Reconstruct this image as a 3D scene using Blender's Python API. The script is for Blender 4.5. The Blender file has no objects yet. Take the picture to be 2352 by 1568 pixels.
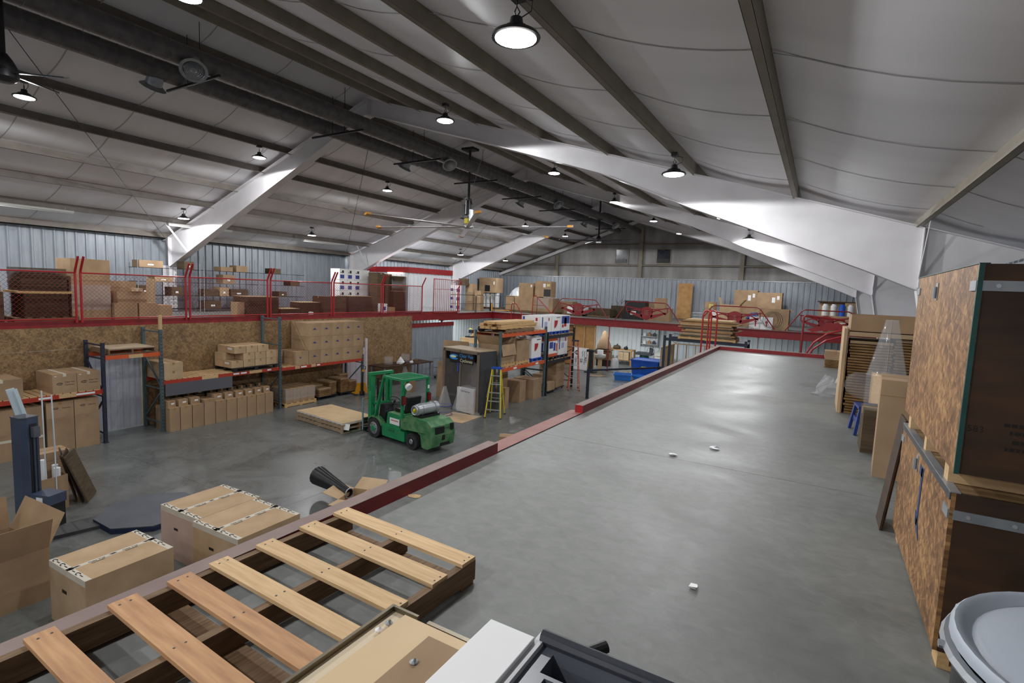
import bpy, math, random
from mathutils import Vector, Matrix
random.seed(7)
SC = bpy.context.scene
COL = SC.collection
# ------------------------------------------------------------------ camera
W, H, FPX = 2352, 1568, 1204.46
YAW, PITCH, ROLL = math.radians(30.296), math.radians(-5.645), math.radians(2.313)
CAMZ = 4.5
_cy, _sy, _cp, _sp = math.cos(YAW), math.sin(YAW), math.cos(PITCH), math.sin(PITCH)
FWD = Vector((-_sy*_cp, _cy*_cp, _sp)); _r = Vector((_cy, _sy, 0)); _u = _r.cross(FWD)
RGT = _r*math.cos(ROLL) + _u*math.sin(ROLL); UPV = -_r*math.sin(ROLL) + _u*math.cos(ROLL)
cam = bpy.data.cameras.new('camera'); cam.lens = FPX*36/W; cam.sensor_width = 36; cam.clip_end = 200
camo = bpy.data.objects.new('camera', cam); COL.objects.link(camo); SC.camera = camo
camo.matrix_world = Matrix(((RGT.x, UPV.x, -FWD.x, 0), (RGT.y, UPV.y, -FWD.y, 0), (RGT.z, UPV.z, -FWD.z, CAMZ), (0, 0, 0, 1)))
cam.clip_start = 0.05
# ------------------------------------------------------------------ world, exposure
wd = bpy.data.worlds.new('world'); SC.world = wd; wd.use_nodes = True
wd.node_tree.nodes['Background'].inputs[0].default_value = (0.02, 0.02, 0.022, 1)
wd.node_tree.nodes['Background'].inputs[1].default_value = 0.3
SC.view_settings.view_transform = 'Standard'; SC.view_settings.look = 'None'
SC.view_settings.gamma = 1; SC.view_settings.use_curve_mapping = False
SC.view_settings.exposure = 0.0
LAMP_W = 222.0
# ------------------------------------------------------------------ pixel -> place
def ray(px, py): return RGT*((px-W/2)/FPX) - UPV*((py-H/2)/FPX) + FWD
def gp(px, py, z=0.0):
    d = ray(px, py); t = (z-CAMZ)/d.z; return Vector((d.x*t, d.y*t, z))
def xp(px, py, X):
    d = ray(px, py); t = X/d.x; return Vector((X, d.y*t, CAMZ+d.z*t))
def yp(px, py, Y):
    d = ray(px, py); t = Y/d.y; return Vector((d.x*t, Y, CAMZ+d.z*t))
# ------------------------------------------------------------------ materials
def S(r, g, b):
    f = lambda c: (c/255/12.92) if c/255 <= .04045 else ((c/255+.055)/1.055)**2.4
    return (f(r), f(g), f(b), 1)
MATS = {}
def mat(name, c1, c2=None, scale=3.0, rough=.6, metal=0.0, bump=0.0, stretch=(1, 1, 1), detail=6, lo=.35, hi=.65, rvar=0.0, trans=0.0, alpha=1.0, spec=.5, objvar=0.0, rot=(0, 0, 0)):
    m = bpy.data.materials.new(name); m.use_nodes = True; nt = m.node_tree; N = nt.nodes; L = nt.links
    b = N['Principled BSDF']
    b.inputs['Roughness'].default_value = rough; b.inputs['Metallic'].default_value = metal
    b.inputs['Specular IOR Level'].default_value = spec
    if trans: b.inputs['Transmission Weight'].default_value = trans; b.inputs['IOR'].default_value = 1.15
    if alpha < 1: b.inputs['Alpha'].default_value = alpha
    b.inputs['Base Color'].default_value = c1
    src = None
    if c2 is not None:
        tc = N.new('ShaderNodeTexCoord'); mp = N.new('ShaderNodeMapping'); nz = N.new('ShaderNodeTexNoise'); cr = N.new('ShaderNodeValToRGB')
        mp.inputs['Scale'].default_value = stretch; mp.inputs['Rotation'].default_value = rot
        nz.inputs['Scale'].default_value = scale; nz.inputs['Detail'].default_value = detail
        cr.color_ramp.elements[0].position = lo; cr.color_ramp.elements[1].position = hi
        cr.color_ramp.elements[0].color = c1; cr.color_ramp.elements[1].color = c2
        L.new(tc.outputs['Object'], mp.inputs[0]); L.new(mp.outputs[0], nz.inputs['Vector']); L.new(nz.outputs['Fac'], cr.inputs[0])
        src = cr.outputs[0]
        if rvar:
            mr = N.new('ShaderNodeMapRange'); mr.inputs[3].default_value = rough-rvar; mr.inputs[4].default_value = rough+rvar
            mr.inputs[1].default_value = .3; mr.inputs[2].default_value = .7
            L.new(nz.outputs['Fac'], mr.inputs[0]); L.new(mr.outputs[0], b.inputs['Roughness'])
        if bump:
            bp = N.new('ShaderNodeBump'); bp.inputs['Strength'].default_value = bump; bp.inputs['Distance'].default_value = .02
            L.new(nz.outputs['Fac'], bp.inputs['Height']); L.new(bp.outputs[0], b.inputs['Normal'])
        if objvar:
            oi = N.new('ShaderNodeObjectInfo'); hs = N.new('ShaderNodeHueSaturation'); mr = N.new('ShaderNodeMapRange')
            mr.inputs[3].default_value = 1-objvar; mr.inputs[4].default_value = 1+objvar
            L.new(oi.outputs['Random'], mr.inputs[0]); L.new(mr.outputs[0], hs.inputs['Value']); L.new(src, hs.inputs['Color']); src = hs.outputs[0]
        L.new(src, b.inputs['Base Color'])
    MATS[name] = m
    return m
def emit(name, c, s):
    m = bpy.data.materials.new(name); m.use_nodes = True; b = m.node_tree.nodes['Principled BSDF']
    b.inputs['Base Color'].default_value = c; b.inputs['Emission Color'].default_value = c; b.inputs['Emission Strength'].default_value = s
    MATS[name] = m; return m
def osb(name, ca, cb, cc, scale=1.0, vert=False):
    m = bpy.data.materials.new(name); m.use_nodes = True; nt = m.node_tree; N = nt.nodes; L = nt.links; b = N['Principled BSDF']
    tc = N.new('ShaderNodeTexCoord'); acc = None
    warp = N.new('ShaderNodeTexNoise'); warp.inputs['Scale'].default_value = 3*scale; L.new(tc.outputs['Object'], warp.inputs['Vector'])
    for i, ang in enumerate((.3, -.65, 1.0, -1.35) if vert else (.4, -.5, 1.1, -1.2)):
        ad = N.new('ShaderNodeVectorMath'); ad.operation = 'MULTIPLY_ADD'; ad.inputs[1].default_value = (.03/scale, .03/scale, .03/scale); L.new(warp.outputs['Color'], ad.inputs[0]); L.new(tc.outputs['Object'], ad.inputs[2])
        mp = N.new('ShaderNodeMapping'); mp.vector_type = 'TEXTURE'; mp.inputs['Rotation'].default_value = (ang, 0, 0); mp.inputs['Location'].default_value = (i*3.1, i*1.7, i*.9)
        mp.inputs['Scale'].default_value = (.5/scale, .035/scale, .16/scale); L.new(ad.outputs[0], mp.inputs[0])
        v = N.new('ShaderNodeTexVoronoi'); v.inputs['Scale'].default_value = 1.0; L.new(mp.outputs[0], v.inputs['Vector'])
        sp = N.new('ShaderNodeSeparateColor'); L.new(v.outputs['Color'], sp.inputs[0])
        if acc is None: acc = sp.outputs[0]
        else:
            q = N.new('ShaderNodeMath'); q.operation = 'ADD'; L.new(acc, q.inputs[0]); L.new(sp.outputs[i % 3], q.inputs[1]); acc = q.outputs[0]
    big = N.new('ShaderNodeTexNoise'); big.inputs['Scale'].default_value = 2.0; big.inputs['Detail'].default_value = 4; L.new(tc.outputs['Object'], big.inputs['Vector'])
    q = N.new('ShaderNodeMath'); q.operation = 'MULTIPLY_ADD'; q.inputs[1].default_value = .25; L.new(acc, q.inputs[0])
    q2 = N.new('ShaderNodeMath'); q2.operation = 'MULTIPLY_ADD'; q2.inputs[1].default_value = .6; q2.inputs[2].default_value = -.3; L.new(big.outputs['Fac'], q2.inputs[0]); L.new(q2.outputs[0], q.inputs[2])
    cr = N.new('ShaderNodeValToRGB'); e = cr.color_ramp.elements; e[0].position = .22; e[0].color = ca; e[1].position = .8; e[1].color = cc
    k = cr.color_ramp.elements.new(.5); k.color = cb
    L.new(q.outputs[0], cr.inputs[0]); L.new(cr.outputs[0], b.inputs['Base Color']); b.inputs['Roughness'].default_value = .6
    MATS[name] = m; return m
def concrete(name, ca, cb, cstain, rough, s1=.55):
    m = bpy.data.materials.new(name); m.use_nodes = True; nt = m.node_tree; N = nt.nodes; L = nt.links; b = N['Principled BSDF']
    tc = N.new('ShaderNodeTexCoord')
    def nz(scale, detail, rough_=.55, st=(1, 1, 1), dist=0.0):
        mp = N.new('ShaderNodeMapping'); mp.inputs['Scale'].default_value = st; n = N.new('ShaderNodeTexNoise')
        n.inputs['Scale'].default_value = scale; n.inputs['Detail'].default_value = detail; n.inputs['Roughness'].default_value = rough_; n.inputs['Distortion'].default_value = dist
        L.new(tc.outputs['Object'], mp.inputs[0]); L.new(mp.outputs[0], n.inputs['Vector']); return n
    n1 = nz(s1*1.6, 12, .66, dist=.9); n2 = nz(9, 10, .65, (1, 1.3, 1), .5); n3 = nz(.42, 5, .5, dist=1.2); n4 = nz(60, 3, .6)
    cr = N.new('ShaderNodeValToRGB'); cr.color_ramp.elements[0].position = .32; cr.color_ramp.elements[1].position = .68; cr.color_ramp.elements[0].color = ca; cr.color_ramp.elements[1].color = cb
    mx = N.new('ShaderNodeMix'); mx.data_type = 'FLOAT'; mx.inputs[0].default_value = .4; L.new(n1.outputs['Fac'], mx.inputs[2]); L.new(n2.outputs['Fac'], mx.inputs[3]); L.new(mx.outputs[0], cr.inputs[0])
    st = N.new('ShaderNodeValToRGB'); st.color_ramp.elements[0].position = .56; st.color_ramp.elements[1].position = .72; st.color_ramp.elements[0].color = (0, 0, 0, 1); st.color_ramp.elements[1].color = (.4, .4, .4, 1); L.new(n3.outputs['Fac'], st.inputs[0])
    m2 = N.new('ShaderNodeMix'); m2.data_type = 'RGBA'; L.new(st.outputs[0], m2.inputs[0]); L.new(cr.outputs[0], m2.inputs[6]); m2.inputs[7].default_value = cstain
    L.new(m2.outputs[2], b.inputs['Base Color']); b.inputs['Specular IOR Level'].default_value = .5 if rough < .4 else .28
    mr = N.new('ShaderNodeMapRange'); mr.inputs[1].default_value = .3; mr.inputs[2].default_value = .7; mr.inputs[3].default_value = rough-.1; mr.inputs[4].default_value = rough+.12; L.new(n1.outputs['Fac'], mr.inputs[0]); L.new(mr.outputs[0], b.inputs['Roughness'])
    bp = N.new('ShaderNodeBump'); bp.inputs['Strength'].default_value = .06; bp.inputs['Distance'].default_value = .004; L.new(n4.outputs['Fac'], bp.inputs['Height']); L.new(bp.outputs[0], b.inputs['Normal'])
    return m
CONC = concrete('polished_concrete', S(86, 89, 88), S(122, 125, 123), S(78, 81, 80), .3)
CONC2 = concrete('mezzanine_concrete', S(98, 100, 98), S(134, 136, 133), S(86, 88, 86), .46)
SUB = mat('joint_filler', S(60, 60, 58))
CB = mat('cardboard', S(156, 130, 102), S(176, 148, 116), 2.0, .8, objvar=.08, spec=.25)
CBL = mat('light_cardboard', S(182, 154, 120), S(200, 172, 138), 2.0, .8, objvar=.05, spec=.25)
CBD = mat('dark_cardboard', S(74, 62, 48), S(94, 80, 62), 3.0, .85, stretch=(1, 1, 12), objvar=.08, spec=.2)
CBE = mat('cardboard_edges', S(120, 92, 60), S(150, 118, 80), 5.0, .9, spec=.2)
CBP = mat('pale_card', S(200, 172, 132), S(208, 182, 144), 3.0, .8, spec=.25)
PINKCB = mat('plastic_coated_card', S(196, 168, 152), S(204, 178, 164), 3.0, .55)
TAPEW = mat('white_printed_tape', S(214, 206, 190), S(206, 198, 180), 6, .5)
TAPEC = mat('brown_tape', S(160, 122, 82), S(170, 132, 92), 6, .35)
INK = mat('black_ink', S(40, 38, 38), rough=.7)
INKB = mat('blue_ink', S(52, 72, 150), rough=.7)
INKR = mat('red_ink', S(178, 30, 44), rough=.7)
WHITE = mat('white_paint', S(206, 206, 206), S(196, 196, 198), 3, .5)
PAPER = mat('white_paper', S(236, 236, 236), rough=.7)
OSBM = osb('osb_board', S(104, 80, 52), S(134, 106, 72), S(160, 130, 92), 1.3)
OSBC = osb('osb_crate', S(98, 66, 36), S(136, 97, 56), S(174, 132, 84), 1.7, True)
PLYD = mat('dark_plywood', S(40, 24, 10), S(76, 48, 22), 2.2, .6, stretch=(1, 1, 5), lo=.3, hi=.7)
PLY = mat('plywood', S(168, 124, 72), S(190, 146, 92), 3, .65, stretch=(1, 8, 1))
PINE = mat('pine', S(190, 156, 112), S(214, 182, 138), 4, .7, stretch=(1, 14, 14), lo=.3, hi=.7, objvar=.08)
PINEY = mat('pine_lengthwise', S(190, 150, 98), S(214, 178, 126), 4, .7, stretch=(14, 1, 14), lo=.3, hi=.7, objvar=.08)
OLDW = mat('weathered_wood', S(96, 74, 52), S(136, 108, 80), 5, .8, stretch=(12, 1, 12), lo=.3, hi=.7, objvar=.1)
ORGW = mat('stained_pine', S(164, 120, 84), S(196, 152, 108), 3, .7, stretch=(1.2, 12, 12), lo=.3, hi=.7, objvar=.08)
RED = mat('red_paint', S(120, 20, 26), S(140, 26, 32), 4, .45)
REDB = mat('bright_red_paint', S(166, 30, 36), S(150, 26, 32), 4, .4)
REDD = mat('dusty_red_flange', S(124, 106, 101), S(136, 118, 112), 5, .75)
PINKF = mat('dusty_pink_strip', S(142, 98, 92), S(152, 112, 104), 5, .7)
ORANGE = mat('orange_rack_paint', S(214, 94, 44), S(202, 84, 38), 6, .5)
ORED = mat('red_orange_rack_paint', S(178, 58, 36), S(166, 50, 30), 6, .5)
NAVY = mat('navy_rack_paint', S(34, 40, 58), S(42, 48, 66), 6, .5)
SLATE = mat('slate_green_rack_paint', S(70, 88, 94), S(80, 98, 102), 6, .5)
STEEL = mat('galvanised_steel', S(150, 154, 158), S(170, 174, 178), 8, .4, metal=.6)
DUCT = mat('spiral_duct_metal', S(92, 91, 92), S(112, 110, 110), 6, .42, metal=.3)
ALU = mat('aluminium', S(196, 198, 200), S(208, 210, 212), 6, .35, metal=.7)
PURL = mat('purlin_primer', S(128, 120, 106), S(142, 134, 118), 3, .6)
PURLL = mat('purlin_darker_primer', S(108, 100, 92), S(122, 114, 106), 3, .6)  # darker primer tone, used for the purlins of the left slope
FRAME = mat('frame_paint', S(226, 224, 226), S(234, 232, 234), 2, .45)
INSUL = mat('vinyl_insulation', S(230, 229, 232), S(240, 239, 242), .5, .45, bump=.25, stretch=(.6, 3, .6), detail=3)
INSW = mat('end_wall_insulation', S(132, 131, 129), S(164, 163, 161), .8, .6, bump=.05, stretch=(2, 1, .5))
CORR = mat('corrugated_sheet', S(142, 149, 157), S(160, 167, 174), 2, .45, metal=.1, stretch=(3, 3, .5))
CORRW = mat('white_corrugated_sheet', S(226, 230, 234), S(234, 238, 240), 2, .45)
BLACK = mat('black_plastic', S(20, 20, 22), S(28, 28, 30), 6, .5)
BLACKM = mat('black_metal', S(26, 27, 30), S(34, 35, 38), 6, .4)
DGREY = mat('dark_grey_paint', S(60, 61, 64), S(68, 69, 72), 4, .5)
GREEN = mat('forklift_green', S(26, 128, 78), S(34, 142, 90), 5, .4)
GREEND = mat('worn_green', S(60, 118, 76), S(96, 138, 92), 6, .55, lo=.4, hi=.62)
RUBBER = mat('rubber', S(38, 38, 40), S(50, 50, 52), 8, .8)
TANKM = mat('tank_silver', S(170, 174, 180), S(186, 190, 194), 4, .35, metal=.5)
YEL = mat('yellow_paint', S(226, 206, 30), S(216, 196, 26), 5, .45)
OLAD = mat('orange_fibreglass', S(206, 82, 44), S(196, 74, 40), 5, .5)
BLUE = mat('blue_plastic', S(24, 76, 170), S(32, 84, 180), 5, .4)
BLUED = mat('blue_stool_plastic', S(24, 48, 110), S(30, 56, 122), 5, .4)
CLEAR = mat('clear_acrylic', S(235, 238, 242), rough=.05, alpha=.09, spec=1.0)
FILM = mat('stretch_film', S(225, 225, 230), rough=.18, alpha=.22, spec=1.0)
GLASS = mat('booth_glass', S(150, 146, 142), rough=.08, alpha=.14, spec=.9)
LENS = emit('lamp_lens', (1, .97, .95, 1), 30)
TUBE_ON = emit('lit_fluorescent_tube', (.85, 1, .97, 1), 9)
TUBE_OFF = mat('unlit_tube', S(190, 190, 186))
MACHB = mat('machine_blue_grey', S(54, 66, 88), S(62, 74, 96), 4, .45)
MACHG = mat('turntable_grey', S(74, 78, 86), S(84, 88, 96), 3, .5)
CREAM = mat('cream_plastic', S(200, 196, 182), rough=.5)
TEAL = mat('machine_teal', S(34, 92, 84), S(40, 100, 92), 4, .5)
DRUMB = mat('drum_black', S(24, 25, 28), S(32, 33, 36), 4, .35)
DRUML = mat('drum_lid_grey', S(164, 172, 182), S(174, 182, 192), 1.5, .4)
TEALB = mat('crate_green_edge', S(22, 66, 62), S(30, 78, 72), 5, .5)
# ------------------------------------------------------------------ mesh builder
class MB:
    def __init__(s): s.v = []; s.f = []; s.sm = False
    def add(s, vs, fs):
        o = len(s.v); s.v += [tuple(p) for p in vs]; s.f += [tuple(i+o for i in f) for f in fs]; return s
    def box(s, x0, x1, y0, y1, z0, z1):
        return s.add([(x0, y0, z0), (x1, y0, z0), (x1, y1, z0), (x0, y1, z0), (x0, y0, z1), (x1, y0, z1), (x1, y1, z1), (x0, y1, z1)],
                     [(0, 3, 2, 1), (4, 5, 6, 7), (0, 1, 5, 4), (1, 2, 6, 5), (2, 3, 7, 6), (3, 0, 4, 7)])
    def cbox(s, x, y, z, w, d, h, rz=0, rx=0, ry=0):
        R = Matrix.Rotation(rz, 3, 'Z') @ Matrix.Rotation(ry, 3, 'Y') @ Matrix.Rotation(rx, 3, 'X'); c = Vector((x, y, z)); o = len(s.v)
        s.box(-w/2, w/2, -d/2, d/2, -h/2, h/2)
        for i in range(o, o+8): s.v[i] = tuple(c + R @ Vector(s.v[i]))
        return s
    def bar(s, p, q, w, h=None, up=(0, 0, 1)):
        p, q = Vector(p), Vector(q); h = h or w; d = (q-p).normalized(); u = Vector(up)
        if abs(d.dot(u)) > .97: u = Vector((1, 0, 0))
        r = d.cross(u).normalized(); u = r.cross(d)
        P = [c + r*a*w/2 + u*b*h/2 for c in (p, q) for a, b in ((-1, -1), (1, -1), (1, 1), (-1, 1))]
        return s.add(P, [(0, 1, 2, 3), (7, 6, 5, 4), (0, 4, 5, 1), (1, 5, 6, 2), (2, 6, 7, 3), (3, 7, 4, 0)])
    def cone(s, p, q, r0, r1=None, n=12, cap=True):
        p, q = Vector(p), Vector(q); r1 = r0 if r1 is None else r1; d = (q-p).normalized(); u = Vector((0, 0, 1))
        if abs(d.z) > .97: u = Vector((1, 0, 0))
        a = d.cross(u).normalized(); b = a.cross(d); vs = []
        for c, r in ((p, r0), (q, r1)):
            vs += [c + (a*math.cos(t*2*math.pi/n) + b*math.sin(t*2*math.pi/n))*r for t in range(n)]
        fs = [(i, (i+1) % n, n+(i+1) % n, n+i) for i in range(n)]
        if cap: fs += [tuple(range(n-1, -1, -1)), tuple(range(n, 2*n))]
        return s.add(vs, fs)
    def tube(s, pts, r, n=8, closed=False):
        P = [Vector(p) for p in pts]; vs = []; prev = None; m = len(P)
        for i, p in enumerate(P):
            if closed: t = (P[(i+1) % m]-P[i-1]).normalized()
            else: t = (P[min(i+1, m-1)]-P[max(i-1, 0)]).normalized()
            if prev is None:
                u = Vector((0, 0, 1)) if abs(t.z) < .9 else Vector((1, 0, 0)); a = t.cross(u).normalized()
            else:
                a = (prev - t*prev.dot(t)).normalized()
            prev = a; b = t.cross(a)
            vs += [p + (a*math.cos(k*2*math.pi/n)+b*math.sin(k*2*math.pi/n))*r for k in range(n)]
        fs = []
        for i in range(m if closed else m-1):
            j = (i+1) % m
            fs += [(i*n+k, i*n+(k+1) % n, j*n+(k+1) % n, j*n+k) for k in range(n)]
        if not closed: fs += [tuple(range(n-1, -1, -1)), tuple(range((m-1)*n, m*n))]
        return s.add(vs, fs)
    def lathe(s, prof, n=24, c=(0, 0, 0)):
        vs = [(c[0]+r*math.cos(k*2*math.pi/n), c[1]+r*math.sin(k*2*math.pi/n), c[2]+z) for r, z in prof for k in range(n)]
        fs = [(i*n+k, i*n+(k+1) % n, (i+1)*n+(k+1) % n, (i+1)*n+k) for i in range(len(prof)-1) for k in range(n)]
        if prof[0][0] > 1e-6: fs.append(tuple(range(n-1, -1, -1)))
        if prof[-1][0] > 1e-6: fs.append(tuple(range((len(prof)-1)*n, len(prof)*n)))
        return s.add(vs, fs)
    def shell(s, prof, n=24, c=(0, 0, 0)):
        vs = [(c[0]+r*math.cos(k*2*math.pi/n), c[1]+r*math.sin(k*2*math.pi/n), c[2]+z) for r, z in prof for k in range(n)]
        fs = [(i*n+k, i*n+(k+1) % n, (i+1)*n+(k+1) % n, (i+1)*n+k) for i in range(len(prof)-1) for k in range(n)]
        return s.add(vs, fs)
    def prism(s, pts, vec):
        P = [Vector(p) for p in pts]; n = len(P); V = Vector(vec)
        return s.add(P+[p+V for p in P], [tuple(range(n-1, -1, -1)), tuple(range(n, 2*n))]+[(i, (i+1) % n, n+(i+1) % n, n+i) for i in range(n)])
    def poly(s, pts): return s.add(pts, [tuple(range(len(pts)))])
    def xf(s, M): s.v = [tuple(M @ Vector(p)) for p in s.v]; return s
    def mesh(s, name, m, smooth=False):
        me = bpy.data.meshes.new(name); me.from_pydata(s.v, [], s.f); me.update()
        import bmesh
        bm = bmesh.new(); bm.from_mesh(me); bmesh.ops.recalc_face_normals(bm, faces=bm.faces); bm.to_mesh(me); bm.free()
        if m: me.materials.append(m)
        if smooth or s.sm:
            me.polygons.foreach_set('use_smooth', [True]*len(me.polygons)); me.set_sharp_from_angle(angle=math.radians(40))
        return me
    def build(s, name, m, parent=None, loc=None, rz=0, smooth=False):
        return obj(name, s.mesh(name, m, smooth), parent, loc, rz)
def obj(name, me, parent=None, loc=None, rz=0):
    o = bpy.data.objects.new(name, me); COL.objects.link(o)
    if parent: o.parent = parent
    if loc is not None: o.location = loc
    if rz: o.rotation_euler[2] = rz
    return o
def tag(o, label, cat, group=None):
    o['label'] = label; o['category'] = cat
    if group: o['group'] = group
    return o
def thing(name, label, cat, loc=(0, 0, 0), rz=0, group=None):
    o = obj(name, None, None, loc, rz); o.empty_display_size = .1; return tag(o, label, cat, group)
def struct(o): o['kind'] = 'structure'; return o
def stuff(o): o['kind'] = 'stuff'; return o
def copytree(o, parent=None):
    c = o.copy(); COL.objects.link(c)
    if parent: c.parent = parent
    for ch in list(o.children): copytree(ch, c)
    return c
MCACHE = {}
def cached(key, fn):
    if key not in MCACHE: MCACHE[key] = fn()
    return MCACHE[key]
def textmesh(body, size, m, depth=.0006):
    key = ('txt', body, size, m.name)
    if key in MCACHE: return MCACHE[key]
    c = bpy.data.curves.new('lettering', 'FONT'); c.body = body; c.size = size; c.extrude = depth; c.align_x = 'CENTER'; c.align_y = 'CENTER'; c.resolution_u = 2
    o = bpy.data.objects.new('lettering', c); COL.objects.link(o)
    dg = bpy.context.evaluated_depsgraph_get(); me = bpy.data.meshes.new_from_object(o.evaluated_get(dg)); me.name = 'lettering'
    me.materials.clear(); me.materials.append(m); bpy.data.objects.remove(o); MCACHE[key] = me
    return me
def text(body, size, m, parent, loc, rot=(math.pi/2, 0, 0), name='lettering', sx=1):
    o = obj(name, textmesh(body, size, m), parent, loc); o.rotation_euler = rot; o.scale = (sx, 1, 1); return o
ORD = ['first', 'second', 'third', 'fourth', 'fifth', 'sixth', 'seventh', 'eighth', 'ninth', 'tenth', 'eleventh', 'twelfth']
# ------------------------------------------------------------------ roof geometry
XR, ZR, SL, SR = -11.42, 9.66, .345, .302
XL, XE, YN, YE = -22.6, 2.95, -7.5, 36.6
def rtop(x): return ZR-(SL*(XR-x) if x < XR else SR*(x-XR))
# ------------------------------------------------------------------ ground floor in slabs
fl = struct(MB().box(XL, XE, YN, YE, -.3, -.006).build('floor', SUB))
xs = [XL, -18.0, -13.5, -8.9, -4.4, XE]; ys = [YN, -2.9, 1.7, 6.2, 10.8, 15.3, 19.9, 24.4, 29.0, YE]
for i in range(len(xs)-1):
    for j in range(len(ys)-1):
        MB().box(xs[i]+.003, xs[i+1]-.003, ys[j]+.003, ys[j+1]-.003, -.006, 0).build('floor_slab', CONC, fl)
# ------------------------------------------------------------------ our mezzanine
MX, MY1, MZ = -2.445, 16.2, 3.0
mz = struct(MB().box(MX-.1, XE, YN, MY1+.1, 2.86, MZ-.005).build('floor_mezzanine', SUB))
yj = [YN, -3.3, .8, 4.88, 8.96, 13.04, MY1]
for j in range(len(yj)-1):
    MB().box(MX, XE, yj[j]+.003, yj[j+1]-.003, MZ-.005, MZ).build('floor_slab', CONC2, mz)
eb = struct(MB().box(MX-.16, MX-.1, YN, MY1+.16, 2.6, MZ-.002).box(MX-.1, XE, MY1+.1, MY1+.16, 2.6, MZ-.002).build('trim_1', RED))
MB().box(MX-.2, MX-.02, 3.9, 6.1, MZ-.002, MZ+.004).build('edge_flange', PINKF, eb)
for y in (-4, 2, 8, 14): MB().box(-1.9, -1.7, y-.1, y+.1, 0, 2.86).build('column', RED, eb)
def curb(p0, p1, n, label):
    t = thing('curb_beam', label, 'steel beam', ((p0[0]+p1[0])/2, (p0[1]+p1[1])/2, MZ))
    c = Vector(((p0[0]+p1[0])/2, (p0[1]+p1[1])/2, 0)); a = Vector((p0[0], p0[1], 0))-c; b = Vector((p1[0], p1[1], 0))-c
    MB().bar(a+Vector((0, 0, .048)), b+Vector((0, 0, .048)), .104, .096).build('beam_body', RED, t)
    MB().bar(a+Vector((0, 0, .098)), b+Vector((0, 0, .098)), .106, .004).build('dusty_top', REDD, t)
    d = (a-b).normalized()
    MB().bar(a, a, .1) if 0 else None
    MB().bar(a+Vector((0, 0, .049)), a+d*.004+Vector((0, 0, .049)), .104, .1).build('end_cap', REDB, t)
    return t
curb((MX-.052, 4.0), (MX-.052, YN), 0, 'dark red steel curb beam along the near mezzanine edge beside the wooden pallet')
curb((MX-.052, 6.0), (MX-.052, MY1), 0, 'dark red steel curb beam along the far part of the mezzanine edge past the gap')
curb((.6, MY1+.05), (MX-.1, MY1+.05), 0, 'dark red steel curb beam across the far end of the concrete mezzanine')
# ------------------------------------------------------------------ walls
def corrugated(length, h, name, m, parent=None, pitch=.3048, depth=.045, panel=.9144):
    """vertical ribbed sheets in the local xz-plane, ribs towards -y"""
    n = max(1, int(math.ceil(length/panel))); pw = length/n; out = []
    def mk():
        b = MB(); prof = [(0, 0)]; q = pw/3
        for k in range(3):
            x = k*q; prof += [(x+q*.30, 0), (x+q*.38, -depth), (x+q*.52, -depth), (x+q*.60, 0)]
        prof.append((pw, 0)); vs = []
        for x, y in prof: vs += [(x, y, 0), (x, y, h)]
        b.add(vs, [(2*i, 2*i+2, 2*i+3, 2*i+1) for i in range(len(prof)-1)])
        return b.mesh('wall_panel', m)
    me = cached(('corr', round(pw, 4), h, m.name, depth), mk)
    for i in range(n): out.append(obj('wall_panel', me, parent, (i*pw, 0, 0)))
    return out
def cwall(name, origin, length, h, rz, m, backing=True):
    o = MB().box(0, length, .01, .05, 0, h).build(name, m); o.location = origin; o.rotation_euler[2] = rz; struct(o)
    corrugated(length, h, name, m, o); return o
wl = cwall('wall_left', (XL, YN, 0), YE-YN, 5.95, math.pi/2, CORR)
wr = cwall('wall_right', (XE, YE, 0), YE-YN, 5.5, -math.pi/2, CORR)
# far end wall: insulated gable above ribbed sheets
wf = struct(MB().prism([(XL, YE, 0), (XE, YE, 0), (XE, YE, rtop(XE)+.2), (XR, YE, ZR+.2), (XL, YE, rtop(XL)+.2)], (0, .1, 0)).build('wall_far', INSW))
def wl_far():
    n = 27; pw = (XE-XL)/n
    h = 5.62
    def mk():
        b = MB(); prof = [(0, 0)]; q = pw/3
        for k in range(3):
            x = k*q; prof += [(x+q*.30, 0), (x+q*.38, -.045), (x+q*.52, -.045), (x+q*.60, 0)]
        prof.append((pw, 0)); vs = []
        for x, y in prof: vs += [(x, y, 0), (x, y, h)]
        return b.add(vs, [(2*i, 2*i+2, 2*i+3, 2*i+1) for i in range(len(prof)-1)]).mesh('wall_panel', CORR)
    me = mk()
    for i in range(n): obj('wall_panel', me, wf, (XL+i*pw, YE-.2, 0))
    MB().box(XL, XE, YE-.2, YE-.17, 5.6, 5.66).build('wall_cap', STEEL, wf)
wl_far()
for z, a, b in ((6.6, XL+1.2, XE-1), (8.02, -15.2, -7.0)): 
    MB().box(a, b, YE-.18, YE-.02, z-.02, z).box(a, b, YE-.18, YE-.16, z-.09, z).build('girt', PURL, wf)
for x, z in ((-17.6, 7.3), (-11.15, 9.2), (-4.55, 7.35)):
    MB().box(x-.12, x+.12, YE-.2, YE-.18, 5.67, z).box(x-.01, x+.01, YE-.18, YE, 5.67, z).box(x-.12, x+.12, YE-.02, YE, 5.67, z).build('column', PURL, wf)
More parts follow.
